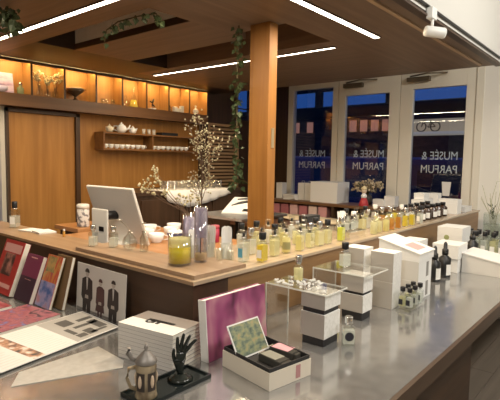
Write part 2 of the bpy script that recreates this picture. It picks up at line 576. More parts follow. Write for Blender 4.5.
# ================================================================== outside
def outside():
    struct(B().box(5.32, 40, -20, 30, -.25, -.15).build('ground_street', mat('asphalt', (0.035, 0.04, 0.05), 0.8)))
    aw = thing('awning_frame', 'dark steel awning frame outside above the doors', 'awning', (6.4, 2.5, 0))
    B().box(-.05, .05, -2.2, 2.2, 2.20, 2.325).build('beam', M_BLKMAT, aw)
    B().box(-.02, .02, -2.2, 2.2, 2.60, 2.70).build('rail', M_BLKMAT, aw)
    for y in (-.75, .35, 1.5):
        B().box(-.04, .04, y - .05, y + .05, 2.325, 2.6).build('strut', M_BLKMAT, aw)
    B().box(-.05, .05, -2.2, -2.1, -.15, 2.2).box(-.05, .05, 2.1, 2.2, -.15, 2.2).build('posts', M_BLKMAT, aw)
    bl = thing('building', 'dark brick building across the street behind the glass doors', 'building', (15, 5, -.15))
    B().box(0, 6, -12, 12, 0, 3.55).build('facade', ramp_mat('night_brick', [(0.3, (0.05, 0.03, 0.028)), (0.7, (0.12, 0.065, 0.055))], scale=(1, 1, 3), nscale=3, rough=.9), bl)
    B().box(-.3, 0, -12, 12, 3.45, 3.6).build('gutter', M_BLKMAT, bl)
    for y in (-7.5, -6.0, 1.65, 2.05, 2.45, 2.85, 4.6, 5.2):
        B().box(-.02, 0, y, y + .26, 2.72, 3.1).build('window', mat('dim_red_window', (0.1, 0.05, 0.045), 0.5, emit=(0.9, 0.40, 0.30), estr=0.3), bl)
    sb = thing('display_stand', 'lit beige panel outside seen through the right door', 'panel', (9.2, 3.05, 2.12))
    B().box(0, .06, -.75, .75, 0, .26).build('panel', mat('lit_panel', (0.50, 0.40, 0.27), 0.6, emit=(1.0, 0.76, 0.48), estr=0.20), sb)
    B().box(-.34, .1, -.78, .78, -.05, 0).build('ledge', mat('pale_ledge', (0.6, 0.56, 0.5), 0.6, emit=(1, .88, .72), estr=.22), sb)
    B().box(0, .06, -.70, -.62, -2.27, -.05).build('leg', M_BLKMAT, sb)
    B().box(0, .06, .62, .70, -2.27, -.05).build('leg', M_BLKMAT, sb)
    bk = thing('bicycle', 'dark small bicycle on display before the lit beige panel', 'bicycle', (9.03, 3.25, 2.1205))
    for y in (-.13, .13):
        B().tube([(0, y + .088 * math.cos(t * .4488), .10 + .088 * math.sin(t * .4488)) for t in range(15)], .011, 6).build('wheel', M_BLKMAT, bk)
    B().tube([(0, -.13, .10), (0, -.05, .19), (0, .09, .19), (0, .0, .09), (0, -.05, .19)], .009, 6).tube([(0, .13, .10), (0, .09, .19), (0, .08, .225), (0, .05, .225)], .009, 6).tube([(0, -.13, .10), (0, .0, .09)], .009, 6).build('bicycle_frame', M_BLKMAT, bk)
    B().box(-.015, .015, -.085, -.03, .20, .215).build('saddle', M_BLKMAT, bk)
    vn = thing('van', 'dark blue van parked outside the glass doors', 'van', (8.0, 2.9, -.15))
    navy = mat('navy_car_paint', (0.03, 0.05, 0.20), 0.3, 0.1)
    B().box(-.85, .85, -2.3, 2.4, .32, 1.78, bevel=.12).build('body', navy, vn)
    B().box(-.863, -.852, -1.6, -.2, 1.12, 1.58).box(-.863, -.852, .0, 1.7, 1.12, 1.58).build('side_windows', mat('van_glass', (0.02, 0.04, 0.11), 0.08), vn)
    for y in (-1.5, 1.6):
        for x in (-.72, .72):
            wl = B().lathe([(.0, -.11), (.2, -.11), (.33, -.10), (.34, 0), (.33, .10), (.2, .11), (.0, .11)], 24, cap=False).build('wheel', M_BLACK, vn)
            put(wl, (x, y, .342), (0, R(90), 0))
    tr = thing('shrub', 'dark green shrub outside the glass door at far left', 'shrub', (1.7, 5.2, 0))
    lf = B()
    for i in range(260):
        a, r, z = random.uniform(0, 6.28), random.uniform(0, .38), random.uniform(.25, 1.25)
        lf.leaf((r * math.cos(a), r * math.sin(a), z), .12, (math.cos(a), math.sin(a), -.3))
    lf.build('foliage', M_LEAF, tr)
    B().tube([(0, 0, -.15), (0, 0, .6), (.03, 0, 1.0)], .02).build('stem', M_STEM, tr)
    struct(B().box(-3, 5.32, 4.3, 12, -.25, -.15).build('ground_yard', mat('paving', (0.10, 0.11, 0.12), 0.8)))


outside()

# ================================================================== lit cubby shelf on the back wall
cub = thing('wall_cubby', 'long lit wooden cubby shelf under the canopy on back wall', 'shelf', (0, 3.96, 1.95))
cx0, cx1 = 1.02, 3.95
divs = [1.02, 1.31, 1.60, 1.90, 2.19, 2.50, 2.785, 3.075, 3.365, 3.66, 3.94]
B().box(cx0, cx1, 0, .155, 0, .10).build('bottom_board', wood('wood_fascia', (0.16, 0.075, 0.028), (0.09, 0.04, 0.014), 'x'), cub)
B().box(cx0, cx1, .145, .155, .10, .375).build('back_board', W_CUB, cub)
for x in divs:
    dv = B().box(x - .006, x + .010, .004, .145, .10, .375).build('divider', W_CUB, cub)
    B().box(x - .006, x + .010, 0, .0038, .10, .355).build('edge_strip', W_DARK, dv)
B().box(cx0, cx1, 0, .012, .355, .378).build('light_pelmet', W_DARK, cub)
for a, b in zip(divs, divs[1:]):
    B().box(a + .02, b - .02, .016, .030, .366, .374).build('light_bar', M_LEDC, cub)
CZ = 2.0505


def cubby_things():
    y = 4.03
    t = thing('picture_card', 'purple landscape picture card in the leftmost visible cubby', 'picture', (1.705, y + .02, CZ))
    put(B().box(-.09, .09, -.004, .004, 0, .17).build('card', ramp_mat('purple_picture', [(0.3, (0.10, 0.07, 0.16)), (0.5, (0.55, 0.42, 0.62)), (0.7, (0.75, 0.68, 0.72))], scale=(4, 4, 14), nscale=1.5), t), (0, 0, 0), (R(-8), 0, 0))
    B().box(-.03, .03, .006, .05, 0, .006).build('stand', M_WPLAST, t)
    t = thing('dish', 'pale violet dish in front of the purple picture card', 'dish', (1.66, y - .04, CZ))
    B().lathe([(.03, 0), (.055, .02), (.06, .045), (.052, .045), (.03, .012)], 16).build('bowl', mat('violet_ceramic', (0.6, 0.55, 0.66), 0.3), t)
    t = thing('glass_jar', 'small green glass jar beside the purple picture card', 'jar', (1.825, y - .03, CZ))
    B().lathe([(.02, 0), (.026, .01), (.026, .05), (.012, .06), (.012, .075)], 14).build('body', liquid('green_jar', (0.45, 0.55, 0.35), .5), t)
    B().lathe([(.014, .075), (.014, .09)], 12).build('lid', M_SILVER, t)
    for i, (x, lab, h) in enumerate(((1.99, 'left', .10), (2.06, 'middle', .075), (2.13, 'right', .09))):
        t = thing('dried_flower_bottle', 'little bottle of dried flowers, %s of three in the second cubby' % lab, 'vase', (x, y - .02, CZ), 0, 'dried flower bottles in the second cubby')
        B().lathe([(.02, 0), (.027, .008), (.027, h * .6), (.010, h * .75), (.010, h), (.008, h), (.008, h * .75)], 14).build('bottle', M_GLASS, t)
        st, bl = B(), B()
        for k in range(7):
            e = Vector((random.uniform(-.05, .05), random.uniform(-.04, .04), h + random.uniform(.05, .13)))
            st.tube([(0, 0, .01), (e.x * .4, e.y * .4, h), e], .0015, 5)
            for q in range(4):
                bl.ball(e + Vector((random.uniform(-.018, .018), random.uniform(-.018, .018), random.uniform(-.025, .01))), random.uniform(.007, .013), 6)
        st.build('stems', M_DRYSTEM, t)
        bl.build('blossoms', M_DRY, t)
    t = thing('footed_bowl', 'dark footed bowl in the third cubby of the lit shelf', 'bowl', (2.33, y, CZ))
    B().lathe([(.035, 0), (.03, .008), (.012, .02), (.012, .04), (.06, .075), (.078, .10), (.072, .10), (.05, .075), (.0, .06)], 20).build('bowl', mat('dark_bronze', (0.10, 0.07, 0.045), 0.3, 0.5), t)
    B().lathe([(.082, .10), (.086, .104), (.06, .115), (.0, .118)], 20).build('lid', mat('pale_lid', (0.55, 0.48, 0.38), 0.3, .4), t)
    for i, x in enumerate((2.60, 2.655, 2.71)):
        t = thing('glass_tumbler', '%s small glass from the left in the fourth lit cubby' % ORD[i], 'glass', (x, y - .02 + (i % 2) * .03, CZ), 0, 'glasses in the fourth cubby')
        B().lathe([(.018, 0), (.024, .05), (.022, .05), (.016, .005)], 16).build('tumbler', M_GLASS, t)
    t = thing('flask', 'tall conical flask of yellow scent in the fifth cubby', 'flask', (2.965, y, CZ))
    B().lathe([(.045, 0), (.047, .01), (.018, .12), (.014, .14), (.014, .165), (.018, .168)], 18).build('glass_body', M_GLASS, t)
    B().lathe([(.041, .004), (.042, .012), (.026, .075), (.0, .076)], 18).build('liquid', liquid('amber_yellow', (0.95, 0.78, 0.15), .85), t)
    B().ball((0, 0, .185), .018, 10).build('stopper', M_GLASS, t)
    t = thing('glass_carafe', 'clear round carafe beside the yellow flask in fifth cubby', 'carafe', (2.885, y + .02, CZ))
    B().lathe([(.026, 0), (.034, .02), (.034, .06), (.012, .085), (.012, .11), (.016, .112)], 18).build('body', M_GLASS, t)
    t = thing('figurine', 'small black leaping figurine on white dish in the sixth cubby', 'figurine', (3.20, y, CZ))
    B().lathe([(.03, 0), (.045, .012), (.04, .014), (.0, .012)], 16).build('dish', M_PORC, t)
    B().tube([(0, 0, .012), (.005, 0, .05), (.0, 0, .075), (.02, 0, .11)], [.006, .013, .012, .006], 8).tube([(.0, 0, .07), (-.03, 0, .085)], .006, 6).tube([(.005, 0, .05), (.035, 0, .035)], .006, 6).build('body', M_BLACK, t)
    t = thing('glass_bottle', 'slim clear bottle at the left of the seventh cubby', 'bottle', (3.42, y, CZ))
    B().lathe([(.02, 0), (.024, .01), (.024, .06), (.010, .075), (.010, .095)], 14).build('body', M_GLASS, t)
    B().lathe([(.012, .095), (.012, .115)], 12).build('cap', M_SILVER, t)
    for i, (x, h) in enumerate(((3.51, .06), (3.56, .045), (3.605, .075))):
        t = B().box(-.02, .02, -.02, .02, 0, h, bevel=.002).build('small_box', M_CARD)
        tag(put(t, (x, y, CZ)), '%s little white box from the left in the seventh cubby' % ORD[i], 'box', 'little boxes in the seventh cubby')
    t = thing('globe_bottle', 'round white bottle in the last lit cubby at right', 'bottle', (3.80, y - .02, CZ))
    B().lathe([(.012, 0), (.03, .015), (.034, .035), (.025, .058), (.010, .066), (.010, .078)], 16).build('body', M_PORC, t)
    B().ball((0, 0, .088), .013, 8).build('stopper', M_PORC, t)


cubby_things()

# ================================================================== cup shelf on the back wall
ws = thing('wall_shelf', 'two tier wooden wall shelf holding little cups and teapots', 'shelf', (0, 3.965, 1.62))
wz = wood('wood_cup_shelf', (0.26, 0.12, 0.04), (0.15, 0.065, 0.02), 'x')
B().box(2.575, 3.80, 0, .155, 0, .014).build('lower_board', wz, ws)
B().box(2.575, 3.80, 0, .155, .155, .169).build('upper_board', wz, ws)
for x in (2.575, 3.15, 3.786):
    B().box(x, x + .014, 0, .155, .014, .155).build('upright', wz, ws)


def cups_on_shelf():
    cup = None
    z = 1.6345
    xs = [2.63 + i * .063 for i in range(8)] + [3.205 + i * .066 for i in range(8)]
    for i, x in enumerate(xs):
        side, k = ('left', i) if i < 8 else ('right', i - 8)
        lab = '%s little white cup in the %s bay of the wall shelf' % (ORD[k], side)
        if cup is None:
            cup = thing('teacup', lab, 'cup', (x, 4.02, z), 0, 'cups along the wall shelf')
            B().lathe([(.012, 0), (.014, .003), (.024, .02), (.027, .042), (.025, .042), (.02, .018), (.0, .006)], 14).build('cup_body', M_PORC, cup)
            B().tube([(.024, 0, .035), (.037, 0, .033), (.036, 0, .018), (.021, 0, .014)], .003, 6).build('handle', M_PORC, cup)
        else:
            dup(cup, (x, 4.02, z), random.uniform(-.6, .6), lab)
    z = 1.7895

    def pot(x, lab, k, m, rz):
        t = thing('teapot', lab, 'teapot', (x, 4.03, z), rz, 'teapots on top of the wall shelf')
        B().lathe([(.03 * k, 0), (.045 * k, .02 * k), (.05 * k, .045 * k), (.04 * k, .07 * k), (.02 * k, .08 * k)], 16).build('pot_body', m, t)
        B().lathe([(.022 * k, .08 * k), (.02 * k, .088 * k), (.005 * k, .094 * k), (.008 * k, .104 * k), (.0, .108 * k)], 14).build('lid', m, t)
        B().tube([(.04 * k, 0, .03 * k), (.07 * k, 0, .05 * k), (.085 * k, 0, .08 * k)], [.012 * k, .008 * k, .006 * k], 8).build('spout', m, t)
        B().tube([(-.035 * k, 0, .065 * k), (-.075 * k, 0, .065 * k), (-.075 * k, 0, .03 * k), (-.045 * k, 0, .02 * k)], .005 * k, 7).build('handle', m, t)

    pot(2.685, 'low cream teapot at the left end on top of wall shelf', .75, mat('cream_glaze', (0.75, 0.66, 0.5), 0.25), .3)
    pot(2.82, 'tall white teapot on top of the wall shelf', 1.0, M_PORC, -.4)
    pot(2.955, 'small white teapot right of the tall one on wall shelf', .72, M_PORC, .2)
    for i in range(3):
        t = B().lathe([(.014, 0), (.016, .002), (.018, .055), (.016, .055), (.014, .004)], 14).build('tumbler', mat('grey_cup', (0.55, 0.5, 0.45), 0.3))
        tag(put(t, (3.09 + i * .065, 4.03, z)), '%s slim grey beaker from the left on top of wall shelf' % ORD[i], 'cup', 'beakers on top of the wall shelf')
    t = B().box(-.11, .11, -.05, .05, 0, .008).box(-.11, .11, -.05, -.042, .008, .03).box(-.11, .11, .042, .05, .008, .03).box(-.11, -.102, -.042, .042, .008, .03).box(.102, .11, -.042, .042, .008, .03).build('tray', M_BLACK)
    tag(put(t, (3.40, 4.03, z)), 'black tray lying on top of the wall shelf', 'tray')


cups_on_shelf()

# ================================================================== sideboard with cloth and glasses
sbd = thing('sideboard', 'tall dark wooden sideboard below the wall shelf', 'cabinet', (2.58, 3.43, 0))
B().box(0, 1.37, .02, .55, 0, 1.21).build('body', W_DARKZ, sbd)
B().box(-.02, 1.39, 0, .56, 1.21, 1.24).build('top', W_DARK, sbd)
for k in range(3):
    dr = B().box(.03 + k * .45, .46 + k * .45, 0.004, .02, .06, 1.17, bevel=.003).build('door', W_DARKZ, sbd)
    B().ball((.42 + k * .45, -.004, .75), .012, 8).build('knob', M_CHROME, dr)
cl = B()
prof = [(0, .07), (.04, .10), (.28, .16), (.55, .125), (.8, .065), (.88, .05)]


def drop(u):
    for (a, da), (b, db) in zip(prof, prof[1:]):
        if u <= b:
            return da + (db - da) * (u - a) / (b - a)
    return prof[-1][1]


rows = []
for i in range(45):
    u = .88 * i / 44
    fold = .008 * math.sin(u * 46)
    d = drop(u)
    pts = [(2.87 + u, 3.75, 1.245), (2.87 + u, 3.425, 1.245), (2.87 + u, 3.412 - abs(fold) * .5, 1.236)]
    pts += [(2.87 + u, 3.402 + fold * q, 1.24 - d * q) for q in (.33, .66, 1.0)]
    rows.append([cl.bm.verts.new(p) for p in pts])
for a, b in zip(rows, rows[1:]):
    for j in range(5):
        cl.bm.faces.new((a[j], b[j], b[j + 1], a[j + 1])).smooth = True
cl = cl.build('tablecloth', M_LINEN)
sm = cl.modifiers.new('thickness', 'SOLIDIFY')
sm.thickness = .003
tag(cl, 'white cloth hanging over the front of the dark sideboard', 'cloth')
gl0 = None
k = 0
for row in range(2):
    for i in range(9):
        x, y = 2.93 + i * .088 + row * .04, 3.47 + row * .11
        lab = '%s drinking glass from the left in the %s row on the white cloth' % (ORD[i], 'front' if row == 0 else 'back')
        if gl0 is None:
            gl0 = thing('drinking_glass', lab, 'glass', (x, y, 1.2468), 0, 'glasses on the white cloth')
            B().lathe([(.022, 0), (.024, .004), (.030, .085), (.028, .085), (.021, .008)], 16).build('tumbler', glass('drinking_glass', (.9, .9, .88), .16, .05, .8), gl0)
        else:
            dup(gl0, (x, y, 1.2468), 0, lab)

# ================================================================== the bar: worktop, ledge, base
wt = thing('worktop', 'L-shaped stainless steel worktop around the outside of the bar', 'worktop', (0, 0, 0))
B().prism([(.46, .54), (4.98, .54), (4.98, 1.258), (1.188, 1.258), (1.188, 4.0), (.46, 4.0)], ZC - .012, ZC).build('steel_top', STEEL, wt)
B().prism([(.45, .525), (4.99, .525), (4.99, .54), (.46, .54), (.46, 4.0), (.45, 4.0)], ZC - .06, ZC - .001).box(.46, 4.98, .54, 1.25, ZC - .06, ZC - .0125).box(.46, 1.18, 1.25, 4.0, ZC - .06, ZC - .0125).build('wood_edge', wood('wood_edge', (0.085, 0.05, 0.03), (0.045, 0.027, 0.016), 'x'), wt)
bc = thing('base_cabinet', 'dark wooden base under the corner of the steel worktop', 'cabinet', (0, 0, 0))
B().box(.75, 2.78, .72, 1.24, 0, ZC - .0605).box(.75, 1.18, 1.24, 3.9, 0, ZC - .0605).build('body', W_DARK, bc)
B().box(.77, 2.78, .70, .72, .08, ZC - .07).build('front_panel', W_DARK, bc)
bl = thing('bar_ledge', 'raised wooden bar ledge running round the corner behind the steel worktop', 'bar', (0, 0, 0))
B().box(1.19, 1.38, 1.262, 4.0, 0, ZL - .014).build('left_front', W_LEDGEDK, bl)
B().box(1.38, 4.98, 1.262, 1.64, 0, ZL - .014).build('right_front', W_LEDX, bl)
B().prism([(1.18, 1.25), (1.40, 1.66), (1.40, 4.0), (1.18, 4.0)], ZL - .0138, ZL).build('left_top', W_LEDY, bl)
B().prism([(1.18, 1.25), (4.985, 1.25), (4.985, 1.66), (1.40, 1.66)], ZL - .0138, ZL).build('right_top', W_TOPX, bl)
bd = B()
bd.prism([(1.205, 1.272), (1.50, 1.272), (1.50, 1.45), (1.39, 1.60), (1.39, 2.10), (1.205, 2.10)], ZL + .0004, ZL + .016)
bd = bd.build('serving_board', wood('wood_board', (0.40, 0.28, 0.18), (0.26, 0.165, 0.10), 'y', .35))
tag(bd, 'brown wooden board lying on the corner of the bar ledge', 'board')
ZB = ZL + .0165

# staff desk behind the left ledge
dsk = thing('staff_desk', 'orange wooden desk behind the left bar ledge under monitor', 'desk', (0, 0, 0))
B().box(1.78, 2.60, 2.1, 3.35, .925, .965, bevel=.003).build('desktop', W_DESK, dsk)
for x, y in ((1.80, 2.14), (2.52, 2.14), (1.80, 3.24), (2.52, 3.24)):
    B().box(x, x + .05, y, y + .05, 0, .925).build('leg', W_DARKZ, dsk)
B().box(1.80, 2.58, 3.30, 3.33, .45, .92).build('modesty_panel', W_DARKZ, dsk)
sh = thing('back_desk', 'low reddish desk by the sliding door beyond the monitor', 'desk', (0, 0, 0))
B().box(1.96, 2.52, 3.38, 3.74, .955, .99, bevel=.003).build('desktop', W_DESK, sh)
B().box(2.0, 2.50, 3.40, 3.72, 0, .955).build('body', W_DARKZ, sh)
DZ = .9655


def monitor():
    t = thing('monitor', 'white desktop monitor seen from behind on the staff desk', 'monitor', (1.88, 2.735, DZ), R(2))
    b = B().box(-.010, .010, -.25, .25, 0, .40, bevel=.006)
    b.build('casing', M_WPLAST, t).matrix_local = Matrix.Translation((.06, 0, .012)) @ Matrix.Rotation(R(-19), 4, 'Y')
    b = B().box(.0102, .012, -.24, .24, .02, .375)
    b.build('screen', M_BLACK, t).matrix_local = Matrix.Translation((.06, 0, .012)) @ Matrix.Rotation(R(-19), 4, 'Y')
    s = B().box(-.125, -.110, -.055, .115, .005, .245, bevel=.006)
    s.build('stand_arm', M_WPLAST, t)
    B().box(-.125, .08, -.06, .12, 0, .007, bevel=.002).build('stand_foot', M_WPLAST, t)
    B().tube([(-.112, 0, .20), (-.01, 0, .20)], .03, 10).build('hinge', M_BLACK, t)
    B().box(-.1275, -.1252, -.02, .03, .10, .13).build('socket_plate', M_BLACK, t)


monitor()


def rows_of_marks(b, x0, x1, y0, y1, n, z, t, cut=.3):
    for i in range(n):
        y = y0 + (y1 - y0) * (i + .5) / n
        h = (y1 - y0) / n * .28
        b.box(x0, x1 - random.uniform(0, cut) * (x1 - x0), y - h, y + h, z, z + t)


t = thing('printed_canister', 'white printed canister on the desk left of the monitor', 'canister', (2.06, 3.47, .9905))
B().lathe([(.045, 0), (.048, .004), (.048, .14), (.044, .145)], 22).build('body', ramp_mat('grey_print', [(0.42, (0.20, 0.19, 0.20)), (0.52, (0.72, 0.70, 0.68))], nscale=28, detail=2, rough=.5), t)
B().lathe([(.049, .145), (.049, .175), (.04, .182)], 22).build('lid', M_WPLAST, t)
for i, (x, y, rz) in enumerate(((1.345, 2.84, .2), (1.36, 2.72, -.1))):
    o = B().box(-.05, .05, -.06, .06, 0, .006 + .004 * i, bevel=.001).build('folded_paper', M_PAPER)
    tag(put(o, (x, y, ZL + .0006), (0, 0, rz)), '%s folded white paper on the left ledge beyond the vial' % ('farther' if i == 0 else 'nearer'), 'paper', 'papers on the left ledge')

# cups behind the bar
cz = .9655
for i, (x, y, m, s, zz) in enumerate(((2.19, 2.82, 'w', 1.2, 0), (2.37, 2.76, 'w', 1.2, 0), (2.27, 2.60, 'b', 1.2, 0), (2.33, 2.97, 'w', 1.2, 0), (2.52, 2.90, 'w', 1.2, 0), (2.10, 2.60, 'w', 1.15, 0), (2.45, 2.58, 'b', 1.2, 0))):
    nm = ['white coffee cup beside the monitor edge on staff desk', 'white coffee cup in the middle of the cup cluster on the desk', 'blue and white cup nearest the glass vase on the desk', 'white cup at the back left of the desk cluster', 'white cup at the back right of the desk cluster', 'white cup at the front of the desk cluster beside the yellow jar', 'blue and white cup farthest right on the staff desk'][i]
    t = thing('coffee_cup', nm, 'cup', (x, y, cz), random.uniform(0, 6), 'cups on the staff desk')
    B().lathe([(.028 * s, 0), (.03 * s, .004), (.044 * s, .03), (.048 * s, .065), (.045 * s, .065), (.04 * s, .03), (.0, .008)], 18).build('cup_body', M_PORC, t)
    B().tube([(.045 * s, 0, .055), (.07 * s, 0, .052), (.07 * s, 0, .025), (.042 * s, 0, .022)], .004, 6).build('handle', M_PORC, t)
    if m == 'b':
        B().lathe([(.0457 * s, .03), (.0492 * s, .052)], 18, cap=False).build('blue_band', mat('cobalt', (0.03, 0.05, 0.22), 0.3), t, 'dark blue band')
    B().lathe([(.03, -.0), (.03, .001)], 4).bm.free()
t = thing('canister', 'crimson canister standing between the two glass cylinders on the desk', 'canister', (2.40, 2.33, cz))
B().lathe([(.032, 0), (.034, .004), (.034, .10)], 18).build('body', mat('crimson', (0.38, 0.03, 0.07), 0.4), t)
B().lathe([(.035, .10), (.035, .115), (.03, .12)], 18).build('lid', mat('crimson_lid', (0.5, 0.1, 0.13), 0.4), t)

# card on a small side table behind the post
st = thing('side_table', 'small dark table behind the post carrying an inked card', 'table', (2.95, 2.62, 0))
B().box(-.20, .40, -.24, .33, 1.07, 1.09, bevel=.002).build('tabletop', M_CHROME, st)
for x in (-.18, .34):
    for y in (-.22, .28):
        B().box(x, x + .03, y, y + .03, 0, 1.07).build('leg', M_BLACK, st)
cd = thing('display_card', 'large tilted white card with black brush strokes behind the post', 'card', (3.01, 2.66, 1.0905), R(25))
pl = B().box(0, .40, -.14, .14, 0, .008).build('card', M_PAPER, cd)
pl.rotation_euler = (0, R(-15), 0)
ik = B()
ik.tube([(.17, .10, .0095), (.24, .03, .0095), (.29, -.05, .0095), (.27, -.13, .0095)], [.006, .016, .018, .008], 6).tube([(.33, .09, .0095), (.35, 0, .0095), (.36, -.12, .0095)], [.007, .014, .009], 6)
ik.box(.04, .10, -.12, -.03, .0082, .0092)
ik.xf(Matrix.Diagonal((1, 1, 1, 1)))
ik.build('brush_strokes', M_BLACK, pl)
B().box(.2, .36, -.02, .02, 0, .05).build('prop', M_BLACK, cd)

# ================================================================== window shelf
wsf = thing('display_shelf', 'long low two tier shelf in front of the glass doors', 'shelf', (0, 0, 0))
B().box(4.72, 5.12, 1.80, 3.70, 1.035, 1.065).build('upper_board', wood('wood_shelf', (0.20, 0.10, 0.045), (0.12, 0.055, 0.022), 'y'), wsf)
B().box(4.72, 5.12, 1.80, 3.70, .85, .87).build('lower_board', MATS['wood_shelf'], wsf)
B().box(4.74, 5.10, 1.82, 3.68, .10, .12).build('bottom_board', MATS['wood_shelf'], wsf)
for y in (1.80, 2.72, 3.67):
    B().box(4.72, 5.12, y, y + .03, 0, .10).box(4.72, 5.12, y, y + .03, .12, .85).box(4.72, 5.12, y, y + .03, .87, 1.035).build('upright', W_DARKZ, wsf)
B().box(5.11, 5.12, 1.83, 3.67, .12, 1.035).build('back_panel', W_DARKZ, wsf)
SZ = 1.0655


def cardbox(name, label, cat, loc, size, rz=0, mats=None, group=None, bevel=.0015, seam=.72):
    """closed carton: body and a lid with its own edge; faces toward -x may carry another paper"""
    t = thing(name, label, cat, loc, rz, group)
    sx_, sy_, sz_ = size
    a, bm_ = (mats or (M_CARD, M_CARD))
    zs = sz_ * seam
    for nm, z0, z1, g in (('box_body', 0, zs, 0.0), ('lid', zs + .0004, sz_, .0008)):
        b = B().box(-sx_ / 2 - g, sx_ / 2 + g, -sy_ / 2 - g, sy_ / 2 + g, z0, z1, bevel=bevel)
        me = b.mesh(nm, [a, bm_])
        for f in me.polygons:
            if f.normal.x < -.9:
                f.material_index = 1
        link(nm, me, t)
    return t


cardbox('gift_box', 'upright white box at the left end of the window shelf beside the post', 'box', (4.95, 3.62, SZ), (.1, .09, .20))
for i in range(5):
    o = B().box(-.08, .08, -.10, .10, 0, .012, bevel=.002).build('booklet', M_PAPER)
    tag(put(o, (4.92, 3.42, SZ + i * .0125), (0, 0, random.uniform(-.25, .25))), '%s white booklet in the pile left of the ribbed bags' % ['bottom', 'second lowest', 'middle', 'second highest', 'topmost'][i], 'booklet', 'booklets piled on the window shelf')
for i, y in enumerate((3.29, 3.19)):
    t = thing('paper_bag', 'white ribbed paper bag, %s of two on the window shelf' % ('left' if i == 0 else 'right'), 'bag', (4.95, y, SZ), 0, 'ribbed bags on the window shelf')
    b = B()
    for k in range(8):
        b.box(-.05, .05, -.046 + k * .0115, -.036 + k * .0115, 0, .21, bevel=.003)
    b.box(-.045, .045, -.045, .045, .002, .205)
    b.build('bag_body', M_PAPER, t)
    B().tube([(0, -.02, .21), (0, -.015, .235), (0, .015, .235), (0, .02, .21)], .002, 5).build('handle', M_PAPER, t)
cardbox('gift_box', 'large white carton on the window shelf beside the ribbed bags', 'box', (4.93, 2.90, SZ), (.28, .36, .24), seam=.62)
cardbox('gift_box', 'low white box on the window shelf right of the dried bouquet', 'box', (4.95, 2.27, SZ), (.10, .13, .075), seam=.6)
cardbox('gift_box', 'taller white box at the right end of the window shelf', 'box', (4.97, 2.15, SZ), (.10, .12, .115), seam=.6)


def bouquet(t, h, n, spread, rb, mb, ms, base=.0):
    st_, bl_ = B(), B()
    for i in range(n):
        a = random.uniform(0, 6.28)
        r = spread * math.sqrt(random.random())
        e = Vector((r * math.cos(a), r * math.sin(a), h * random.uniform(.75, 1.05) - .3 * r))
        st_.tube([(0, 0, base + .01), (e.x * .3, e.y * .3, base + (h - base) * .55), e], .0022, 5)
        for q in range(5):
            bl_.ball(e + Vector([random.uniform(-rb, rb) * 2 for _ in range(3)]), rb * random.uniform(.6, 1.2), 6)
    st_.build('stems', ms, t)
    bl_.build('blossoms', mb, t)


t = thing('dried_bouquet', 'spreading dried flower bouquet in the middle of the window shelf', 'bouquet', (5.0, 2.45, SZ))
B().lathe([(.04, 0), (.05, .01), (.055, .08), (.04, .11), (.036, .11), (.05, .08), (.04, .012)], 16).build('pot', mat('dark_pot', (0.05, 0.04, 0.035), 0.5), t)
bouquet(t, .27, 42, .17, .013, ramp_mat('mixed_blossom', [(0.3, (0.12, 0.13, 0.07)), (0.5, (0.45, 0.36, 0.24)), (0.7, (0.68, 0.60, 0.46))], nscale=30, rough=.8), M_STEM, .08)
t = thing('figurine', 'small red and white doll figurine before the dried bouquet', 'figurine', (4.775, 2.38, SZ))
B().lathe([(.05, 0), (.055, .01), (.04, .06), (.028, .09)], 16).build('skirt', mat('doll_red', (0.45, 0.04, 0.05), 0.5), t)
B().lathe([(.028, .09), (.034, .11), (.022, .135), (.012, .14)], 14).build('torso', M_PORC, t)
B().ball((0, 0, .165), .03, 12).build('head', mat('doll_skin', (0.75, 0.6, 0.45), 0.5), t)
B().lathe([(.034, .18), (.03, .2), (.0, .225)], 12).build('hat', mat('doll_hat', (0.75, 0.65, 0.4), 0.6), t)
for i in range(6):
    c = [(0.42, 0.16, 0.17), (0.30, 0.10, 0.11), (0.55, 0.34, 0.32), (0.38, 0.14, 0.15), (0.60, 0.45, 0.40), (0.50, 0.26, 0.26)][i]
    cardbox('packet', '%s reddish packet from the left on the lower tier of the window shelf' % ORD[i], 'box', (4.80, 3.56 - i * .135, .8705), (.09, .11, .142 + .008 * (i % 3)), 0, (mat('packet_%s' % ORD[i], c, .6), mat('packet_front_%s' % ORD[i], tuple(min(1, v * 1.25) for v in c), .6)), 'packets on the lower tier')
cs = B()
rows = []
for i in range(40):
    u = i / 39
    y = 2.15 + u * 1.2
    rows.append([cs.bm.verts.new((4.20 + v * .07 + .012 * math.sin(u * 11 + v), y, .928 + .012 * math.sin(u * 17 + v * 1.9) + (.01 if 0 < v < 4 else 0))) for v in range(5)])
for a, b in zip(rows, rows[1:]):
    for j in range(4):
        cs.bm.faces.new((a[j], b[j], b[j + 1], a[j + 1])).smooth = True
cs = cs.build('runner_cloth', mat('cream_cloth', (0.72, 0.60, 0.40), 0.9))
s_ = cs.modifiers.new('thickness', 'SOLIDIFY')
s_.thickness = .01
s_.offset = -1
tag(cs, 'cream cloth runner lying along the table behind the perfume bottles', 'cloth')
tb = thing('long_table', 'long dark table behind the right bar ledge', 'table', (4.05, 2.75, 0))
B().box(-.35, .45, -.75, .62, .865, .90).build('tabletop', wood('wood_longtable', (0.16, 0.07, 0.035), (0.09, 0.035, 0.018), 'y'), tb)
for x in (-.32, .38):
    for y in (-.70, .55):
        B().box(x, x + .05, y, y + .05, 0, .865).build('leg', W_DARKZ, tb)

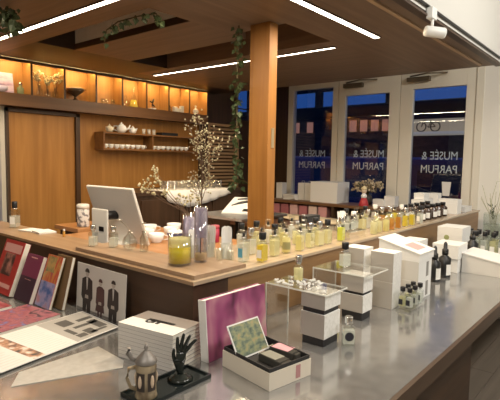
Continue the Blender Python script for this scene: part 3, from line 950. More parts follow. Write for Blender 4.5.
# ================================================================== perfume bottles
LQ = {
    'pale yellow': liquid('scent_pale', (0.92, 0.88, 0.58), .5),
    'yellow': liquid('scent_yellow', (0.93, 0.78, 0.12), .6),
    'clear': liquid('scent_clear', (0.92, 0.93, 0.88), .4),
    'amber': liquid('scent_amber', (0.78, 0.42, 0.10), .5),
    'straw': liquid('scent_straw', (0.92, 0.85, 0.45), .52),
    'lime yellow': liquid('scent_lime', (0.84, 0.86, 0.16), .6),
}
M_LAV = mat('dark_label', (0.02, 0.02, 0.03), 0.5)
MESHES = {}


def cached(key, fn):
    if key not in MESHES:
        MESHES[key] = fn()
    return MESHES[key]


def perfume(label, loc, rz, w=.034, d=.034, h=.072, liq='pale yellow', cap='black', round_=True, lab=None, fill=.93, group=None, name='perfume_bottle', caph=.028, blank=False):
    """clear bottle: glass body, scent, collar, cap and a printed label"""
    t = thing(name, label, 'bottle', loc, rz, group)
    key = (round(w, 4), round(d, 4), round(h, 4), round_, fill)

    def body():
        b = B()
        if round_:
            r = w / 2
            b.lathe([(r * .9, 0), (r, .003), (r, h - .012), (r * .85, h - .004), (r * .38, h), (r * .36, h + .006)], 20)
        else:
            b.box(-w / 2, w / 2, -d / 2, d / 2, 0, h, bevel=.004)
            b.lathe([(w * .18, h), (w * .18, h + .006)], 14)
        return b.mesh('glass_body', M_GLASS)

    def liqm():
        b = B()
        z1 = .006 + (h - .016) * fill
        if round_:
            r = w / 2 - .003
            b.lathe([(r, .006), (r, z1)], 18)
        else:
            b.box(-w / 2 + .003, w / 2 - .003, -d / 2 + .003, d / 2 - .003, .006, z1)
        return b.mesh('liquid', LQ[liq])

    link('glass_body', cached(('b',) + key, body), t)
    link('liquid', cached(('l', liq) + key, liqm), t)
    link('collar', cached(('c', round(w, 4), round(h, 4)), lambda: B().lathe([(w * .22, h + .004), (w * .24, h + .006), (w * .24, h + .012)], 16).mesh('collar', M_SILVER)), t)
    if cap:
        cm = {'black': M_BLACK, 'silver': M_SILVER, 'clear': M_ACRYL, 'white': M_WPLAST}[cap]
        rc = min(.0165, w * (.40 if cap == 'black' else .33))
        link('cap', cached(('k', cap, round(w, 4), round(h, 4), caph), lambda: B().lathe([(rc * .96, h + .0122), (rc, h + .014), (rc, h + .010 + caph), (rc * .9, h + .012 + caph)], 18).mesh('cap', cm)), t)
        if cap == 'clear':
            link('sprayer', cached(('s', round(w, 4), round(h, 4)), lambda: B().lathe([(w * .13, h + .0125), (w * .13, h + .030)], 12).mesh('sprayer', M_BLACK)), t)
    if lab:
        lm = {'white': M_LABEL, 'black': M_LAV, 'olive': mat('olive_label', (0.30, 0.28, 0.12), .6), 'blue': mat('sky_blue_label', (0.10, 0.36, 0.52), .6)}[lab]

        def labm():
            b = B()
            z0, z1 = h * .22, h * .62
            if round_:
                r = w / 2 + .0006
                n = 8
                for i in range(n):
                    a0, a1 = R(180) + R(110) * (i / n) - R(10), R(180) + R(110) * ((i + 1) / n) - R(10)
                    v = [b.bm.verts.new((r * math.cos(a), r * math.sin(a), z)) for a, z in ((a0, z0), (a1, z0), (a1, z1), (a0, z1))]
                    b.bm.faces.new(v)
            else:
                b.box(-w / 2 - .0012, -w / 2 - .0003, -d * .36, d * .36, z0, z1)
            return b.mesh('label', lm)
        link('label', cached(('t', lab) + key, labm), t)
    return t


G = 'perfume bottles on the raised bar ledge'
front = [
    (1.634, 1.292, 'yellow', 'black', False, 'white'), (1.774, 1.330, 'pale yellow', 'clear', False, None), (1.874, 1.335, 'straw', 'clear', True, 'olive'),
    (1.968, 1.318, 'straw', 'clear', False, None), (2.071, 1.325, 'pale yellow', 'silver', False, None), (2.155, 1.322, 'pale yellow', 'silver', False, None),
    (2.239, 1.323, 'pale yellow', 'black', False, None), (2.382, 1.318, 'lime yellow', 'silver', False, None),
    (2.745, 1.295, 'pale yellow', None, True, None), (2.83, 1.30, 'pale yellow', None, True, None), (2.92, 1.292, 'straw', None, True, None), (3.01, 1.295, 'amber', None, True, None),
    (3.12, 1.292, 'amber', None, False, None), (3.24, 1.292, 'yellow', 'silver', False, None), (3.35, 1.288, 'yellow', 'clear', False, None), (3.49, 1.285, 'clear', 'black', False, 'white')]
for i, (x, y, l, c, rd, lb) in enumerate(front):
    cp = {'black': 'black-capped', 'clear': 'clear-capped', 'silver': 'silver-capped', None: 'open'}[c]
    perfume('%s %s scent bottle, %s from the left in the ledge front row' % (cp, l, ORD[i]), (x, y, ZL + .0006), R(random.uniform(-12, 12)), .046 if rd else .048, .034, .090 if x < 2.2 else .092, l, c, rd, lb, group=G, caph=.03)
mid = [(1.72, 'clear', 'silver'), (1.815, 'pale yellow', 'clear'), (1.905, 'pale yellow', 'black'), (2.00, 'straw', 'clear'), (2.10, 'pale yellow', 'silver'), (2.19, 'clear', 'clear'), (2.29, 'pale yellow', 'black'), (2.76, 'clear', 'white'), (2.86, 'pale yellow', 'clear'),
       (2.96, 'clear', 'silver'), (3.07, 'straw', 'clear'), (3.18, 'amber', 'silver'), (3.29, 'straw', 'silver'), (3.40, 'yellow', 'clear'), (3.50, 'clear', 'white')]
for i, (x, l, c) in enumerate(mid):
    perfume('%s-capped %s scent bottle, %s from the left in the ledge middle row' % (c, l, ORD[i]), (x, 1.43 + .012 * (i % 2), ZL + .0006), R(random.uniform(-12, 12)), .048, .034, .088, l, c, i % 3 == 1, None, group=G, caph=.03)
back = [(1.80, 'clear', 'black'), (1.92, 'pale yellow', 'black'), (2.02, 'clear', 'clear'), (2.13, 'pale yellow', 'black'), (2.24, 'clear', 'clear'), (2.36, 'pale yellow', 'clear'), (2.88, 'clear', 'black'), (3.02, 'clear', 'clear'), (3.16, 'straw', 'black'), (3.32, 'clear', 'white')]
for i, (x, l, c) in enumerate(back):
    perfume('%s-capped %s scent bottle, %s from the left in the ledge back row' % (c, l, ORD[i]), (x, 1.56, ZL + .0006), R(random.uniform(-12, 12)), .050, .036, .09, l, c, i % 2 == 0, None, group=G, caph=.03)

# blue labelled bottle and the paper strips
perfume('clear bottle with a sky blue label beside the paper strips', (1.575, 1.35, ZL + .0006), R(0), .046, .034, .10, 'clear', 'clear', False, 'blue', group=G)


def strips(label, loc, n, h, r, sp):
    t = thing('test_strip_holder', label, 'holder', loc)
    B().lathe([(r, 0), (r * 1.05, .003), (r * 1.05, h * .55), (r * .98, h * .55), (r * .95, .006)], 18).build('glass', M_GLASS, t)
    for i in range(n):
        a = 6.28 * i / n + random.uniform(-.2, .2)
        q = r * random.uniform(.25, .75)
        b = B().prism([(-.009, 0), (.009, 0), (.0095, h * .8), (.007, h * .96), (0, h), (-.007, h * .96), (-.0095, h * .8)], 0, .0008)
        o = b.build('paper_strip', M_PAPER, t)
        o.matrix_local = Matrix.Translation((q * math.cos(a), q * math.sin(a), .005)) @ Matrix.Rotation(R(-50) + random.uniform(-.7, .7), 4, 'Z') @ Matrix.Rotation(R(90 - sp * random.uniform(.5, 1.2)), 4, 'X')


strips('glass bunch of white paper strips, left one beside the tall jar', (1.435, 1.52, ZL + .0006), 10, .135, .024, 7)
strips('glass bunch of white paper strips, middle one on the ledge corner', (1.50, 1.49, ZL + .0006), 12, .150, .028, 6)
strips('glass bunch of white paper strips, right one beside the blue label', (1.56, 1.44, ZL + .0006), 12, .145, .028, 6)
strips('glass of pinkish white strips among the middle of the bar bottles', (2.69, 1.49, ZL + .0006), 12, .13, .03, 12)
for i, (x, y) in enumerate(((1.475, 1.40), (1.515, 1.385))):
    t = thing('glass_tumbler', 'small empty tasting glass, %s of two before the paper strips' % ('left' if i == 0 else 'right'), 'glass', (x, y, ZB if x < 1.495 else ZL + .0006))
    if i == 1:
        t.location.z = ZL + .0006
        t.location.x = 1.525
    B().lathe([(.014, 0), (.016, .003), (.017, .05), (.0155, .05), (.0135, .005)], 16).build('tumbler', M_GLASS, t)

# clear tray with black labelled bottles
tr = thing('acrylic_tray', 'clear acrylic riser on the ledge carrying dark labelled bottles', 'riser', (2.53, 1.40, ZL + .0006))
B().box(-.10, .10, -.11, .11, .042, .046).build('top_plate', M_ACRYL, tr)
B().box(-.10, -.096, -.11, .11, 0, .042).build('leg', M_ACRYL, tr)
B().box(.096, .10, -.11, .11, 0, .042).build('leg', M_ACRYL, tr)
for i, (x, y) in enumerate(((2.47, 1.34), (2.53, 1.33), (2.59, 1.345))):
    perfume('dark-labelled clear bottle, %s from the left on the ledge riser' % ORD[i], (x, y, ZL + .0474), R(-25), .038, .034, .055, 'clear', 'clear', False, 'black', group='dark labelled bottles on the ledge riser', caph=.022)
o = cardbox('carton', 'small black carton behind the dark-labelled bottles on the ledge', 'box', (2.44, 1.57, ZL + .0006), (.14, .06, .12), 0, (M_BLKMAT, M_BLKMAT))

# dark amber bottles further along
am = mat('amber_glass_dark', (0.035, 0.014, 0.006), 0.15)
ab = None
for i in range(10):
    x, y = 3.66 + (i % 5) * .125, 1.34 + (i // 5) * .13
    lab = '%s dark brown bottle with white label, %s row past the scent bottles' % (ORD[i % 5], 'front' if i < 5 else 'back')
    if ab is None:
        ab = thing('dropper_bottle', lab, 'bottle', (x, y, ZL + .0006), 0, 'dark brown bottles at the far end of ledge')
        B().lathe([(.034, 0), (.038, .004), (.038, .075), (.018, .09), (.018, .098)], 18).build('bottle_body', am, ab)
        B().lathe([(.021, .096), (.021, .116), (.018, .118)], 14).build('cap', M_BLACK, ab)
        b = B()
        for k in range(6):
            a0, a1 = R(195 + k * 11), R(195 + (k + 1) * 11)
            b.bm.faces.new([b.bm.verts.new((.0387 * math.cos(a), .0387 * math.sin(a), z)) for a, z in ((a0, .015), (a1, .015), (a1, .058), (a0, .058))])
        b.build('label', M_LABEL, ab)
    else:
        dup(ab, (x, y, ZL + .0006), R(random.uniform(-30, 30)), lab)
cardbox('carton', 'tall white carton at the far end of bar ledge beside dark bottles', 'box', (4.42, 1.36, ZL + .0006), (.12, .16, .13))
cardbox('carton', 'low flat white carton farthest along the bar ledge near door frame', 'box', (4.70, 1.38, ZL + .0006), (.22, .2, .05))
cardbox('carton', 'wide white carton behind the scent bottles before the right door', 'box', (4.32, 1.575, ZL + .0006), (.24, .11, .12))
cardbox('carton', 'white carton stacked on the wide white carton before right door', 'box', (4.30, 1.575, ZL + .1225), (.14, .09, .055))
cardbox('carton', 'small white carton on the far ledge under the sticker', 'box', (4.66, 1.58, ZL + .0006), (.10, .09, .16))

# ================================================================== on the left ledge and board
perfume('large clear scent bottle with black cap alone on the left ledge', (1.33, 3.03, ZL + .0006), R(40), .066, .042, .112, 'clear', 'black', False, 'white', fill=.7, caph=.04)
t = thing('vial', 'tiny amber vial standing alone on the left ledge', 'vial', (1.365, 2.50, ZL + .0006))
B().lathe([(.006, 0), (.007, .002), (.007, .028), (.004, .032)], 12).build('glass', liquid('vial_amber', (.8, .5, .15), .6), t)
B().lathe([(.006, .032), (.006, .042)], 12).build('cap', M_PAPER, t)
for i, (x, y) in enumerate(((1.275, 2.06), (1.325, 1.965))):
    perfume('little clear bottle without colour, %s of two before the monitor' % ('left' if i == 0 else 'right'), (x, y, ZB), R(30), .04, .034, .07, 'clear', 'silver', False, None, fill=.75, caph=.022)


def bud(label, loc, round_, h, head):
    t = thing('bud_vase', label, 'vase', loc)
    if round_:
        B().lathe([(.015, 0), (.03, .012), (.037, .035), (.028, .06), (.011, .075), (.011, .088), (.009, .088), (.009, .075), (.025, .058), (.034, .035), (.027, .014)], 20).build('vase', M_GLASS, t)
    else:
        B().lathe([(.017, 0), (.02, .003), (.02, .065), (.010, .078), (.010, .095), (.008, .095), (.008, .078), (.017, .064), (.017, .006)], 18).build('vase', M_GLASS, t)
    top = Vector(head)
    B().tube([(0, 0, .01), (0, 0, .09), (top.x * .4, top.y * .4, top.z * .85), top], .0012, 5).build('stem', M_STEM, t)
    b = B()
    for k in range(7):
        a = 6.28 * k / 7
        b.leaf(top, .018, (math.cos(a), math.sin(a), .25), wide=.8)
    b.ball(top, .006, 8)
    b.build('blossom', M_LINEN, t)


bud('round clear bud vase with one white blossom before the monitor', (1.345, 1.86, ZB), True, .09, (-.015, .06, .135))
bud('slim clear bud vase with one white blossom by monitor corner', (1.365, 1.78, ZB), False, .1, (.0, .01, .13))


def jars():
    t = thing('glass_jar', 'wide clear jar half full of bright yellow liquid on board', 'jar', (1.30, 1.46, ZB), R(10))
    r = .048
    B().lathe([(r * .95, 0), (r, .004), (r, .122), (r * .96, .122), (r * .95, .008), (0, .007)], 28).build('glass', M_GLASS, t)
    B().lathe([(r * .94, .009), (r * .94, .075)], 28).build('liquid', mat('bright_yellow', (1.0, 0.76, 0.0), .3), t)
    B().lathe([(r * .94, .0755), (r * .94, .108)], 28).build('upper_layer', liquid('cloudy_yellow', (0.93, 0.90, 0.55), .6), t)
    t = thing('glass_cylinder', 'tall clear glass cylinder with amber foot on the board', 'vase', (1.395, 1.435, ZB))
    r = .029
    B().lathe([(r * .95, 0), (r, .003), (r, .235), (r * .94, .235), (r * .93, .008), (0, .007)], 24).build('glass', glass('cylinder_glass', (.88, .88, .93), .10, .02, .75), t)
    B().lathe([(r * .88, .009), (r * .88, .035)], 20).build('scent_pad', liquid('pad_amber', (.85, .68, .32), .7), t)
    B().lathe([(r * .9, .105), (r * .9, .228)], 20).build('water', liquid('violet_water', (.74, .74, .90), .5), t)
    t2 = thing('dried_branch', 'tall dried branch with cream blossoms standing in the glass cylinder', 'branch', (1.395, 1.435, ZB + .011))
    st_, bl_ = B(), B()
    trunk = [Vector((0, 0, 0)), Vector((0, 0, .22)), Vector((.005, -.005, .34)), Vector((.0, .0, .42))]
    st_.tube(trunk, [.003, .003, .0026, .0022], 6)
    rr = random.Random(5)
    # main sprays, given as direction across the view (image right) and height
    a_r = Vector((.64, -.77, 0))
    a_f = Vector((.77, .64, 0))
    for (u, z, f) in ((-.055, .56, .0), (-.035, .60, .03), (-.01, .615, -.02), (.0, .57, .03), (.02, .53, .0), (-.02, .52, -.04), (.05, .54, .02), (.08, .51, -.02), (.11, .50, .03), (.085, .47, .0), (.03, .47, .05), (.0, .46, -.05), (-.03, .48, .0), (.015, .43, .03), (.03, .40, -.03), (-.04, .36, .02), (.02, .36, -.01), (.0, .33, .02), (-.045, .32, 0), (.04, .34, .03)):
        e = a_r * u + a_f * f + Vector((0, 0, z))
        b0 = Vector((0, 0, min(.40, z - .1)))
        m_ = b0.lerp(e, .5) + Vector((0, 0, .015))
        st_.tube([b0, m_, e], [.0016, .0012, .0008], 5)
        for q in range(20):
            s = rr.uniform(.35, 1.05)
            p0 = b0.lerp(e, s)
            p1 = p0 + Vector((rr.uniform(-.022, .022), rr.uniform(-.022, .022), rr.uniform(-.006, .024)))
            st_.tube([p0, p1], .0006, 4)
            bl_.ball(p1, rr.uniform(.002, .0042), 6)
    st_.build('stems', M_DRYSTEM, t2)
    bl_.build('blossoms', M_DRY, t2)
    t = thing('glass_cylinder', 'short clear glass cylinder behind the yellow jar', 'vase', (1.475, 1.585, ZL + .0006))
    r = .037
    B().lathe([(r * .95, 0), (r, .003), (r, .20), (r * .95, .20), (r * .94, .008), (0, .007)], 24).build('glass', MATS['cylinder_glass'], t)
    B().lathe([(r * .9, .01), (r * .9, .185)], 20).build('water', MATS['violet_water'], t)
    t3 = thing('dried_spray', 'low dried spray leaning left from the short glass cylinder', 'spray', (1.475, 1.585, ZL + .012))
    st_, bl_ = B(), B()
    for (u, z, f) in ((-.20, .34, 0), (-.17, .36, .03), (-.215, .30, -.02), (-.15, .33, .0), (-.18, .29, .02), (-.12, .28, -.02), (-.06, .26, .02), (.0, .26, .0), (.03, .25, .01), (-.03, .25, -.01), (-.16, .385, .0)):
        e = a_r * u + a_f * f + Vector((0, 0, z))
        st_.tube([(0, 0, .0), a_r * (-.015 if u < -.05 else u * .4) + Vector((0, 0, .19)), a_r * u * .55 + Vector((0, 0, .19 + (z - .19) * .45)), e], [.0014, .0014, .0012, .0008], 5)
        for q in range(12):
            bl_.ball(e + Vector((rr.uniform(-.018, .018), rr.uniform(-.018, .018), rr.uniform(-.02, .02))), rr.uniform(.003, .0065), 6)
    st_.build('stems', M_DRYSTEM, t3)
    bl_.build('blossoms', M_DRY, t3)


jars()


# ivy
def vine(label, name, pts, n, size, sprd):
    t = thing(name, label, 'plant', pts[0])
    P = [Vector(p) - Vector(pts[0]) for p in pts]
    B().tube(P, .004, 6).build('stem', M_STEM, t)
    lf = B()
    rr = random.Random(len(pts) * 7 + n)
    for i in range(n):
        s = rr.random() * (len(P) - 1)
        k = int(s)
        c = P[k].lerp(P[min(k + 1, len(P) - 1)], s - k) + Vector((rr.uniform(-1, 1) * sprd, rr.uniform(-1, 1) * sprd, rr.uniform(-1, .4) * sprd))
        lf.leaf(c, size * rr.uniform(.6, 1.15), (rr.uniform(-1, 1), rr.uniform(-1, 1), -rr.uniform(.2, 1.4)), wide=.85)
    lf.build('leaves', M_LEAF, t)


vine('ivy vine hanging down the left side of the wooden post', 'ivy', [(2.13, 1.89, 2.325), (2.12, 1.89, 2.05), (2.125, 1.89, 1.8), (2.12, 1.89, 1.6), (2.13, 1.89, 1.40)], 130, .042, .030)
vine('ivy trailing across the plaster beam inside the canopy recess', 'ivy', [(1.70, 2.60, 2.25), (1.69, 2.56, 2.31), (1.66, 2.40, 2.325), (1.66, 2.2, 2.322), (1.66, 2.06, 2.31), (1.67, 2.03, 2.27)], 50, .04, .022)
vine('ivy clump hanging from the canopy at top left corner', 'ivy', [(1.15, 2.66, 2.325), (1.15, 2.60, 2.30), (1.15, 2.62, 2.26), (1.16, 2.66, 2.22)], 60, .042, .042)

# ================================================================== risers and box towers on the steel worktop
def riser(label, x0, x1, y0, y1, z):
    t = thing('acrylic_riser', label, 'riser', (x0, y0, ZC))
    w_, d_, h_ = x1 - x0, y1 - y0, z - ZC
    B().box(0, w_, 0, d_, h_ - .005, h_).build('top_plate', M_ACRYL, t)
    B().box(0, w_, d_ - .005, d_, .0005, h_ - .0052).build('leg', M_ACRYL, t)
    e = .0025
    b = B().box(-e, 0, 0, d_, h_ - .005, h_).box(w_, w_ + e, 0, d_, h_ - .005, h_).box(0, w_, -e, 0, h_ - .005, h_)
    b.box(-e, 0, d_ - .005, d_, 0, h_ - .0052).box(w_, w_ + e, d_ - .005, d_, 0, h_ - .0052)
    b.build('polished_edge', M_EDGE, t)
    return t


riser('left clear acrylic riser scattered with crystals above two white boxes', 1.482, 1.635, .872, 1.15, 1.0635)
riser('right clear acrylic riser beside the ledge, carrying one perfume bottle', 1.845, 2.05, .89, 1.16, 1.0640)


def boxtower(where, x0, y0, w_, d_, levels, mats=(M_EMBOSS, M_TAUPE), names=None):
    z = ZC + .0005
    for i, (h, ins) in enumerate(levels):
        t = thing('perfume_box', names[i], 'box', (x0 + w_ / 2, y0 + d_ / 2, z), 0, 'perfume boxes on the steel worktop')
        if ins:
            B().box(-w_ / 2 + .006, w_ / 2 - .006, -d_ / 2 + .006, d_ / 2 - .006, 0, ins).build('black_inset', M_BLKMAT, t)
        b = B().box(-w_ / 2, w_ / 2, -d_ / 2, d_ / 2, ins, h, bevel=.0012)
        me = b.mesh('box_body', list(mats) + [M_CARD])
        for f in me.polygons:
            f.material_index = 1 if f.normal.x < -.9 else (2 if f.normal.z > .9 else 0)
        link('box_body', me, t)
        z += h + .0004


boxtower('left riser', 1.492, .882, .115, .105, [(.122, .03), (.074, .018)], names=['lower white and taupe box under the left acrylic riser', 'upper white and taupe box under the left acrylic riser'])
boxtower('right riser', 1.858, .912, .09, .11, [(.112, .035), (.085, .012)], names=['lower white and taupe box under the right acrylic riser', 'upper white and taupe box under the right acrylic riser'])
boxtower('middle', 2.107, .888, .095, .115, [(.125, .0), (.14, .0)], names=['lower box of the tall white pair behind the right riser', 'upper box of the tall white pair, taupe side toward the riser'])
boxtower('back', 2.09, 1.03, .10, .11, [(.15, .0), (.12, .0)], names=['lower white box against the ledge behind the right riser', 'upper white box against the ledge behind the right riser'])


def slotbox(label, x0, x1, y0, y1, z0, z1):
    t = thing('perfume_box', label, 'box', ((x0 + x1) / 2, (y0 + y1) / 2, z0), 0, 'perfume boxes on the steel worktop')
    hx, hy, h = (x1 - x0) / 2, (y1 - y0) / 2, z1 - z0
    b = B().box(-hx, hx, -hy, hy, 0, h, bevel=.0012)
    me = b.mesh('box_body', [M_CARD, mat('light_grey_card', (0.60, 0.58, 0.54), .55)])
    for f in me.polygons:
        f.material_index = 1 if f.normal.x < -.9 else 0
    link('box_body', me, t)
    B().box(hx * .15, hx * .5, -hy - .0008, -hy, h * .12, h * .88).build('window_slot', mat('slot_grey', (0.25, 0.24, 0.22), .5), t)


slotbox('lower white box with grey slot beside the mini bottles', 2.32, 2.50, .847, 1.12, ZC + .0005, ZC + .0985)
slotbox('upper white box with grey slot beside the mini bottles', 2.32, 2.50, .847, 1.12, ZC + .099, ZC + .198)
t = thing('lidded_box', 'wide white box with slanted lid and pink print atop slotted boxes', 'box', (2.32, .845, ZC + .1985))
b = B().prism([(0, 0), (.215, 0), (.215, .092), (0, .036)], 0, .20)
b.xf(Matrix(((0, 0, 1, 0), (1, 0, 0, 0), (0, 1, 0, 0), (0, 0, 0, 1))))
b.build('box_body', M_CARD, t)
b = B().prism([(-.004, .036), (.219, .0942), (.219, .100), (-.004, .042)], -.004, .206)
b.xf(Matrix(((0, 0, 1, 0), (1, 0, 0, 0), (0, 1, 0, 0), (0, 0, 0, 1))))
lid = b.build('lid', M_PAPER, t)
b = B().prism([(.03, .0512), (.10, .0695), (.10, .0702), (.03, .0519)], .05, .16)
b.xf(Matrix(((0, 0, 1, 0), (1, 0, 0, 0), (0, 1, 0, 0), (0, 0, 0, 1))))
b.build('pink_print', mat('pink_print', (0.62, 0.33, 0.32), .6), lid)
cardbox('carton', 'small white carton behind the pink-printed slanted box near ledge', 'box', (3.02, 1.14, ZC + .0005), (.14, .12, .20))

# black dropper bottles
for i, (x, y, h) in enumerate(((2.808, .935, .108), (2.96, .925, .115))):
    t = thing('dropper_bottle', 'black dropper bottle with white label, %s of the pair' % ('left' if i == 0 else 'right'), 'bottle', (x, y, ZC + .0005), R(-40), 'black dropper bottles on the steel worktop')
    B().lathe([(.032, 0), (.036, .004), (.036, h), (.016, h + .016), (.016, h + .024)], 22).build('bottle_body', M_BLACK, t)
    B().lathe([(.019, h + .022), (.019, h + .052), (.012, h + .058), (.011, h + .088), (.005, h + .098)], 18).build('dropper_cap', M_BLACK, t)
    b = B()
    for k in range(5):
        a0, a1 = R(255 + k * 12), R(255 + (k + 1) * 12)
        b.bm.faces.new([b.bm.verts.new((.0367 * math.cos(a), .0367 * math.sin(a), z)) for a, z in ((a0, .015), (a1, .015), (a1, .08), (a0, .08))])
    b.build('label', M_LABEL, t)
cardbox('carton', 'lower white carton right of the black dropper bottles', 'box', (3.19, .965, ZC + .0005), (.18, .15, .088), 0, None, None, .0015, .9)
cardbox('carton', 'upper white carton right of the black dropper bottles', 'box', (3.18, .965, ZC + .090), (.19, .16, .088), 0, None, None, .0015, .8)
t = cardbox('carton', 'white carton printed with green emblem standing beside the ledge', 'box', (3.60, 1.07, ZC + .0005), (.20, .17, .235))
B().lathe([(.018, 0), (.018, .0008)], 20).build('emblem', mat('emblem_green', (0.30, 0.33, 0.14), .6), t).matrix_local = Matrix.Translation((-.1015, .02, .16)) @ Matrix.Rotation(R(-90), 4, 'Y')
t = thing('pump_bottle', 'black pump bottle behind the slant-topped white case', 'bottle', (3.46, .905, ZC + .0005), R(30))
B().lathe([(.034, 0), (.038, .004), (.038, .145), (.018, .165), (.018, .175)], 20).build('bottle_body', M_BLACK, t)
B().lathe([(.02, .175), (.02, .195), (.008, .198), (.008, .215)], 14).build('collar', M_BLACK, t)
B().box(-.045, .014, -.012, .012, .215, .235, bevel=.004).build('pump_head', M_BLACK, t)
# slant-topped case
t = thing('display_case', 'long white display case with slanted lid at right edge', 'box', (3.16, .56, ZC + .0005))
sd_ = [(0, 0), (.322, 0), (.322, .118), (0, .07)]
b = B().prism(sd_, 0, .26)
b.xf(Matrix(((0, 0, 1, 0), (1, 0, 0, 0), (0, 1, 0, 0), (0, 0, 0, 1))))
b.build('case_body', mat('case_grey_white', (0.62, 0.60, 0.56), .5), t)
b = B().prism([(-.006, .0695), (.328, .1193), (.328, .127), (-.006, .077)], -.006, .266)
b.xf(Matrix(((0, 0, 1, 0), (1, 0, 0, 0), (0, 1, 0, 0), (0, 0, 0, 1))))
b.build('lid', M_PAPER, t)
# black capped tester bottles
n = 0
for row in range(2):
    for k in range(6):
        perfume('black-capped clear tester, %s from the left in the %s row beyond the slanted case' % (ORD[k], 'front' if row == 0 else 'back'), (3.78 + row * .11, 1.02 - k * .058 + row * .01, ZC + .0005), R(random.uniform(-15, 15)), .050, .044, .145, 'clear' if k % 3 else 'pale yellow', 'black', False, 'white', group='testers beyond the slanted case', caph=.036)
t = thing('plant_vase', 'square clear vase with green sprigs by the right wall', 'vase', (4.22, .955, ZC + .0005), R(12))
B().box(-.075, .075, -.07, .07, 0, .006).box(-.075, -.069, -.07, .07, .006, .29).box(.069, .075, -.07, .07, .006, .29).box(-.069, .069, -.07, -.064, .006, .29).box(-.069, .069, .064, .07, .006, .29).build('vase', M_GLASS, t)
B().box(-.067, .067, -.062, .062, .007, .2).build('water', liquid('cloudy_water', (.72, .74, .68), .3), t)
st_, lf = B(), B()
for i in range(9):
    a = random.uniform(0, 6.28)
    e = Vector((.10 * math.cos(a), .10 * math.sin(a), random.uniform(.40, .56)))
    st_.tube([(0, 0, .02), (e.x * .3, e.y * .3, .28), e], .0018, 5)
    if i % 3 == 0:
        for q in range(10):
            lf.leaf((e.x * .35 * q / 10, e.y * .35 * q / 10, .24 + q * .012), .035, (random.uniform(-1, 1), random.uniform(-1, 1), .8), wide=.25)
st_.tube([(0, 0, .02), (0, .02, .4), (.02, -.01, .55), (.05, -.06, .54), (.06, -.08, .48)], .002, 5)
st_.build('stems', mat('sprig', (0.33, 0.33, 0.20), .7), t)
lf.build('leaves', M_LEAF, t)

# ---- on and by the risers
perfume('clear perfume bottle standing among the crystals on the left riser', (1.585, 1.065, 1.0641), R(10), .042, .034, .065, 'pale yellow', 'silver', True, None, caph=.028)
perfume('clear perfume bottle with black cap on the right riser', (1.95, 1.055, 1.0646), R(-20), .048, .034, .072, 'clear', 'black', False, None, caph=.03)
rr = random.Random(3)
for i in range(36):
    b = B().lathe([(.0, 0), (.5, .3), (.42, .75), (.0, 1.0)], 5, cap=False)
    o = b.build('crystal', liquid('crystal_glass', (.93, .94, .94), .55))
    s = rr.uniform(.008, .014)
    while True:
        x, y = rr.uniform(1.492, 1.625), rr.uniform(.89, 1.135)
        if (x - 1.585) ** 2 + (y - 1.065) ** 2 > .028 ** 2:
            break
    o.scale = (s * 1.5, s, s)
    put(o, (x, y, 1.0641), (0, 0, rr.uniform(0, 6)))
    o['label'] = 'small clear crystal scattered on the left acrylic riser'
    o['category'] = 'crystal'
    o['group'] = 'crystals scattered on the left riser'
t = perfume('clear perfume bottle with round black label before the boxes', (1.585, .832, ZC + .0005), R(-48), .046, .030, .072, 'clear', 'silver', False, None, caph=.026)
B().lathe([(.017, 0), (.017, .0008)], 24).build('round_label', M_LAV, t).matrix_local = Matrix.Translation((0, -.0153, .036)) @ Matrix.Rotation(R(90), 4, 'X')
# mini bottles on white tray
t = B().box(-.095, .095, -.036, .036, 0, .012, bevel=.002).build('tray', M_ACRYL)
tag(put(t, (2.215, .838, ZC + .0005), (0, 0, 0)), 'clear acrylic block under the mini bottles by slotted boxes', 'tray')
for i in range(6):
    x, y = 2.15 + i // 2 * .064, .821 + (i % 2) * .034
    perfume('mini bottle with black label, %s pair from the left, %s one' % (ORD[i // 2], 'front' if i % 2 == 0 else 'back'), (x, y, ZC + .0128), R(-10), .030, .028, .064, 'pale yellow' if i % 2 else 'clear', 'black', False, 'black', group='mini bottles on the clear block', caph=.020)

# ================================================================== foreground on the left of the corner
# pink book leaning on the ledge
t = thing('art_book', 'thick pink and purple art book leaning on the ledge corner', 'book', (1.115, 1.075, ZC + .0008), R(-1))
pk = ramp_mat('pink_cover', [(0.30, (0.06, 0.012, 0.035)), (0.46, (0.33, 0.075, 0.18)), (0.60, (0.50, 0.22, 0.28)), (0.74, (0.52, 0.37, 0.34))], scale=(5, 5, 3.2), nscale=2.0, detail=2, rough=.35, distortion=.4)
lean = Matrix.Rotation(R(-5), 4, 'X')
for nm, bx, m in (('front_cover', (.002, .315, 0, .004, 0, .212), pk), ('back_cover', (.002, .315, .030, .034, 0, .212), pk), ('spine', (-.002, .002, 0, .034, 0, .212), M_PAPER), ('pages', (.0025, .31, .0045, .0295, .003, .209), M_PAPER)):
    o = B().box(*bx).build(nm, m, t, 'white spine' if nm == 'spine' else None)
    o.matrix_local = lean @ Matrix.Translation((0, .04, 0)) if False else Matrix.Translation((0, .03, 0)) @ lean
t = cardbox('carton', 'small black carton standing beside the pink art book', 'box', (1.505, 1.205, ZC + .0005), (.055, .055, .10), R(8), (M_BLKMAT, mat('charcoal_card', (0.03, 0.03, 0.032), .5)))


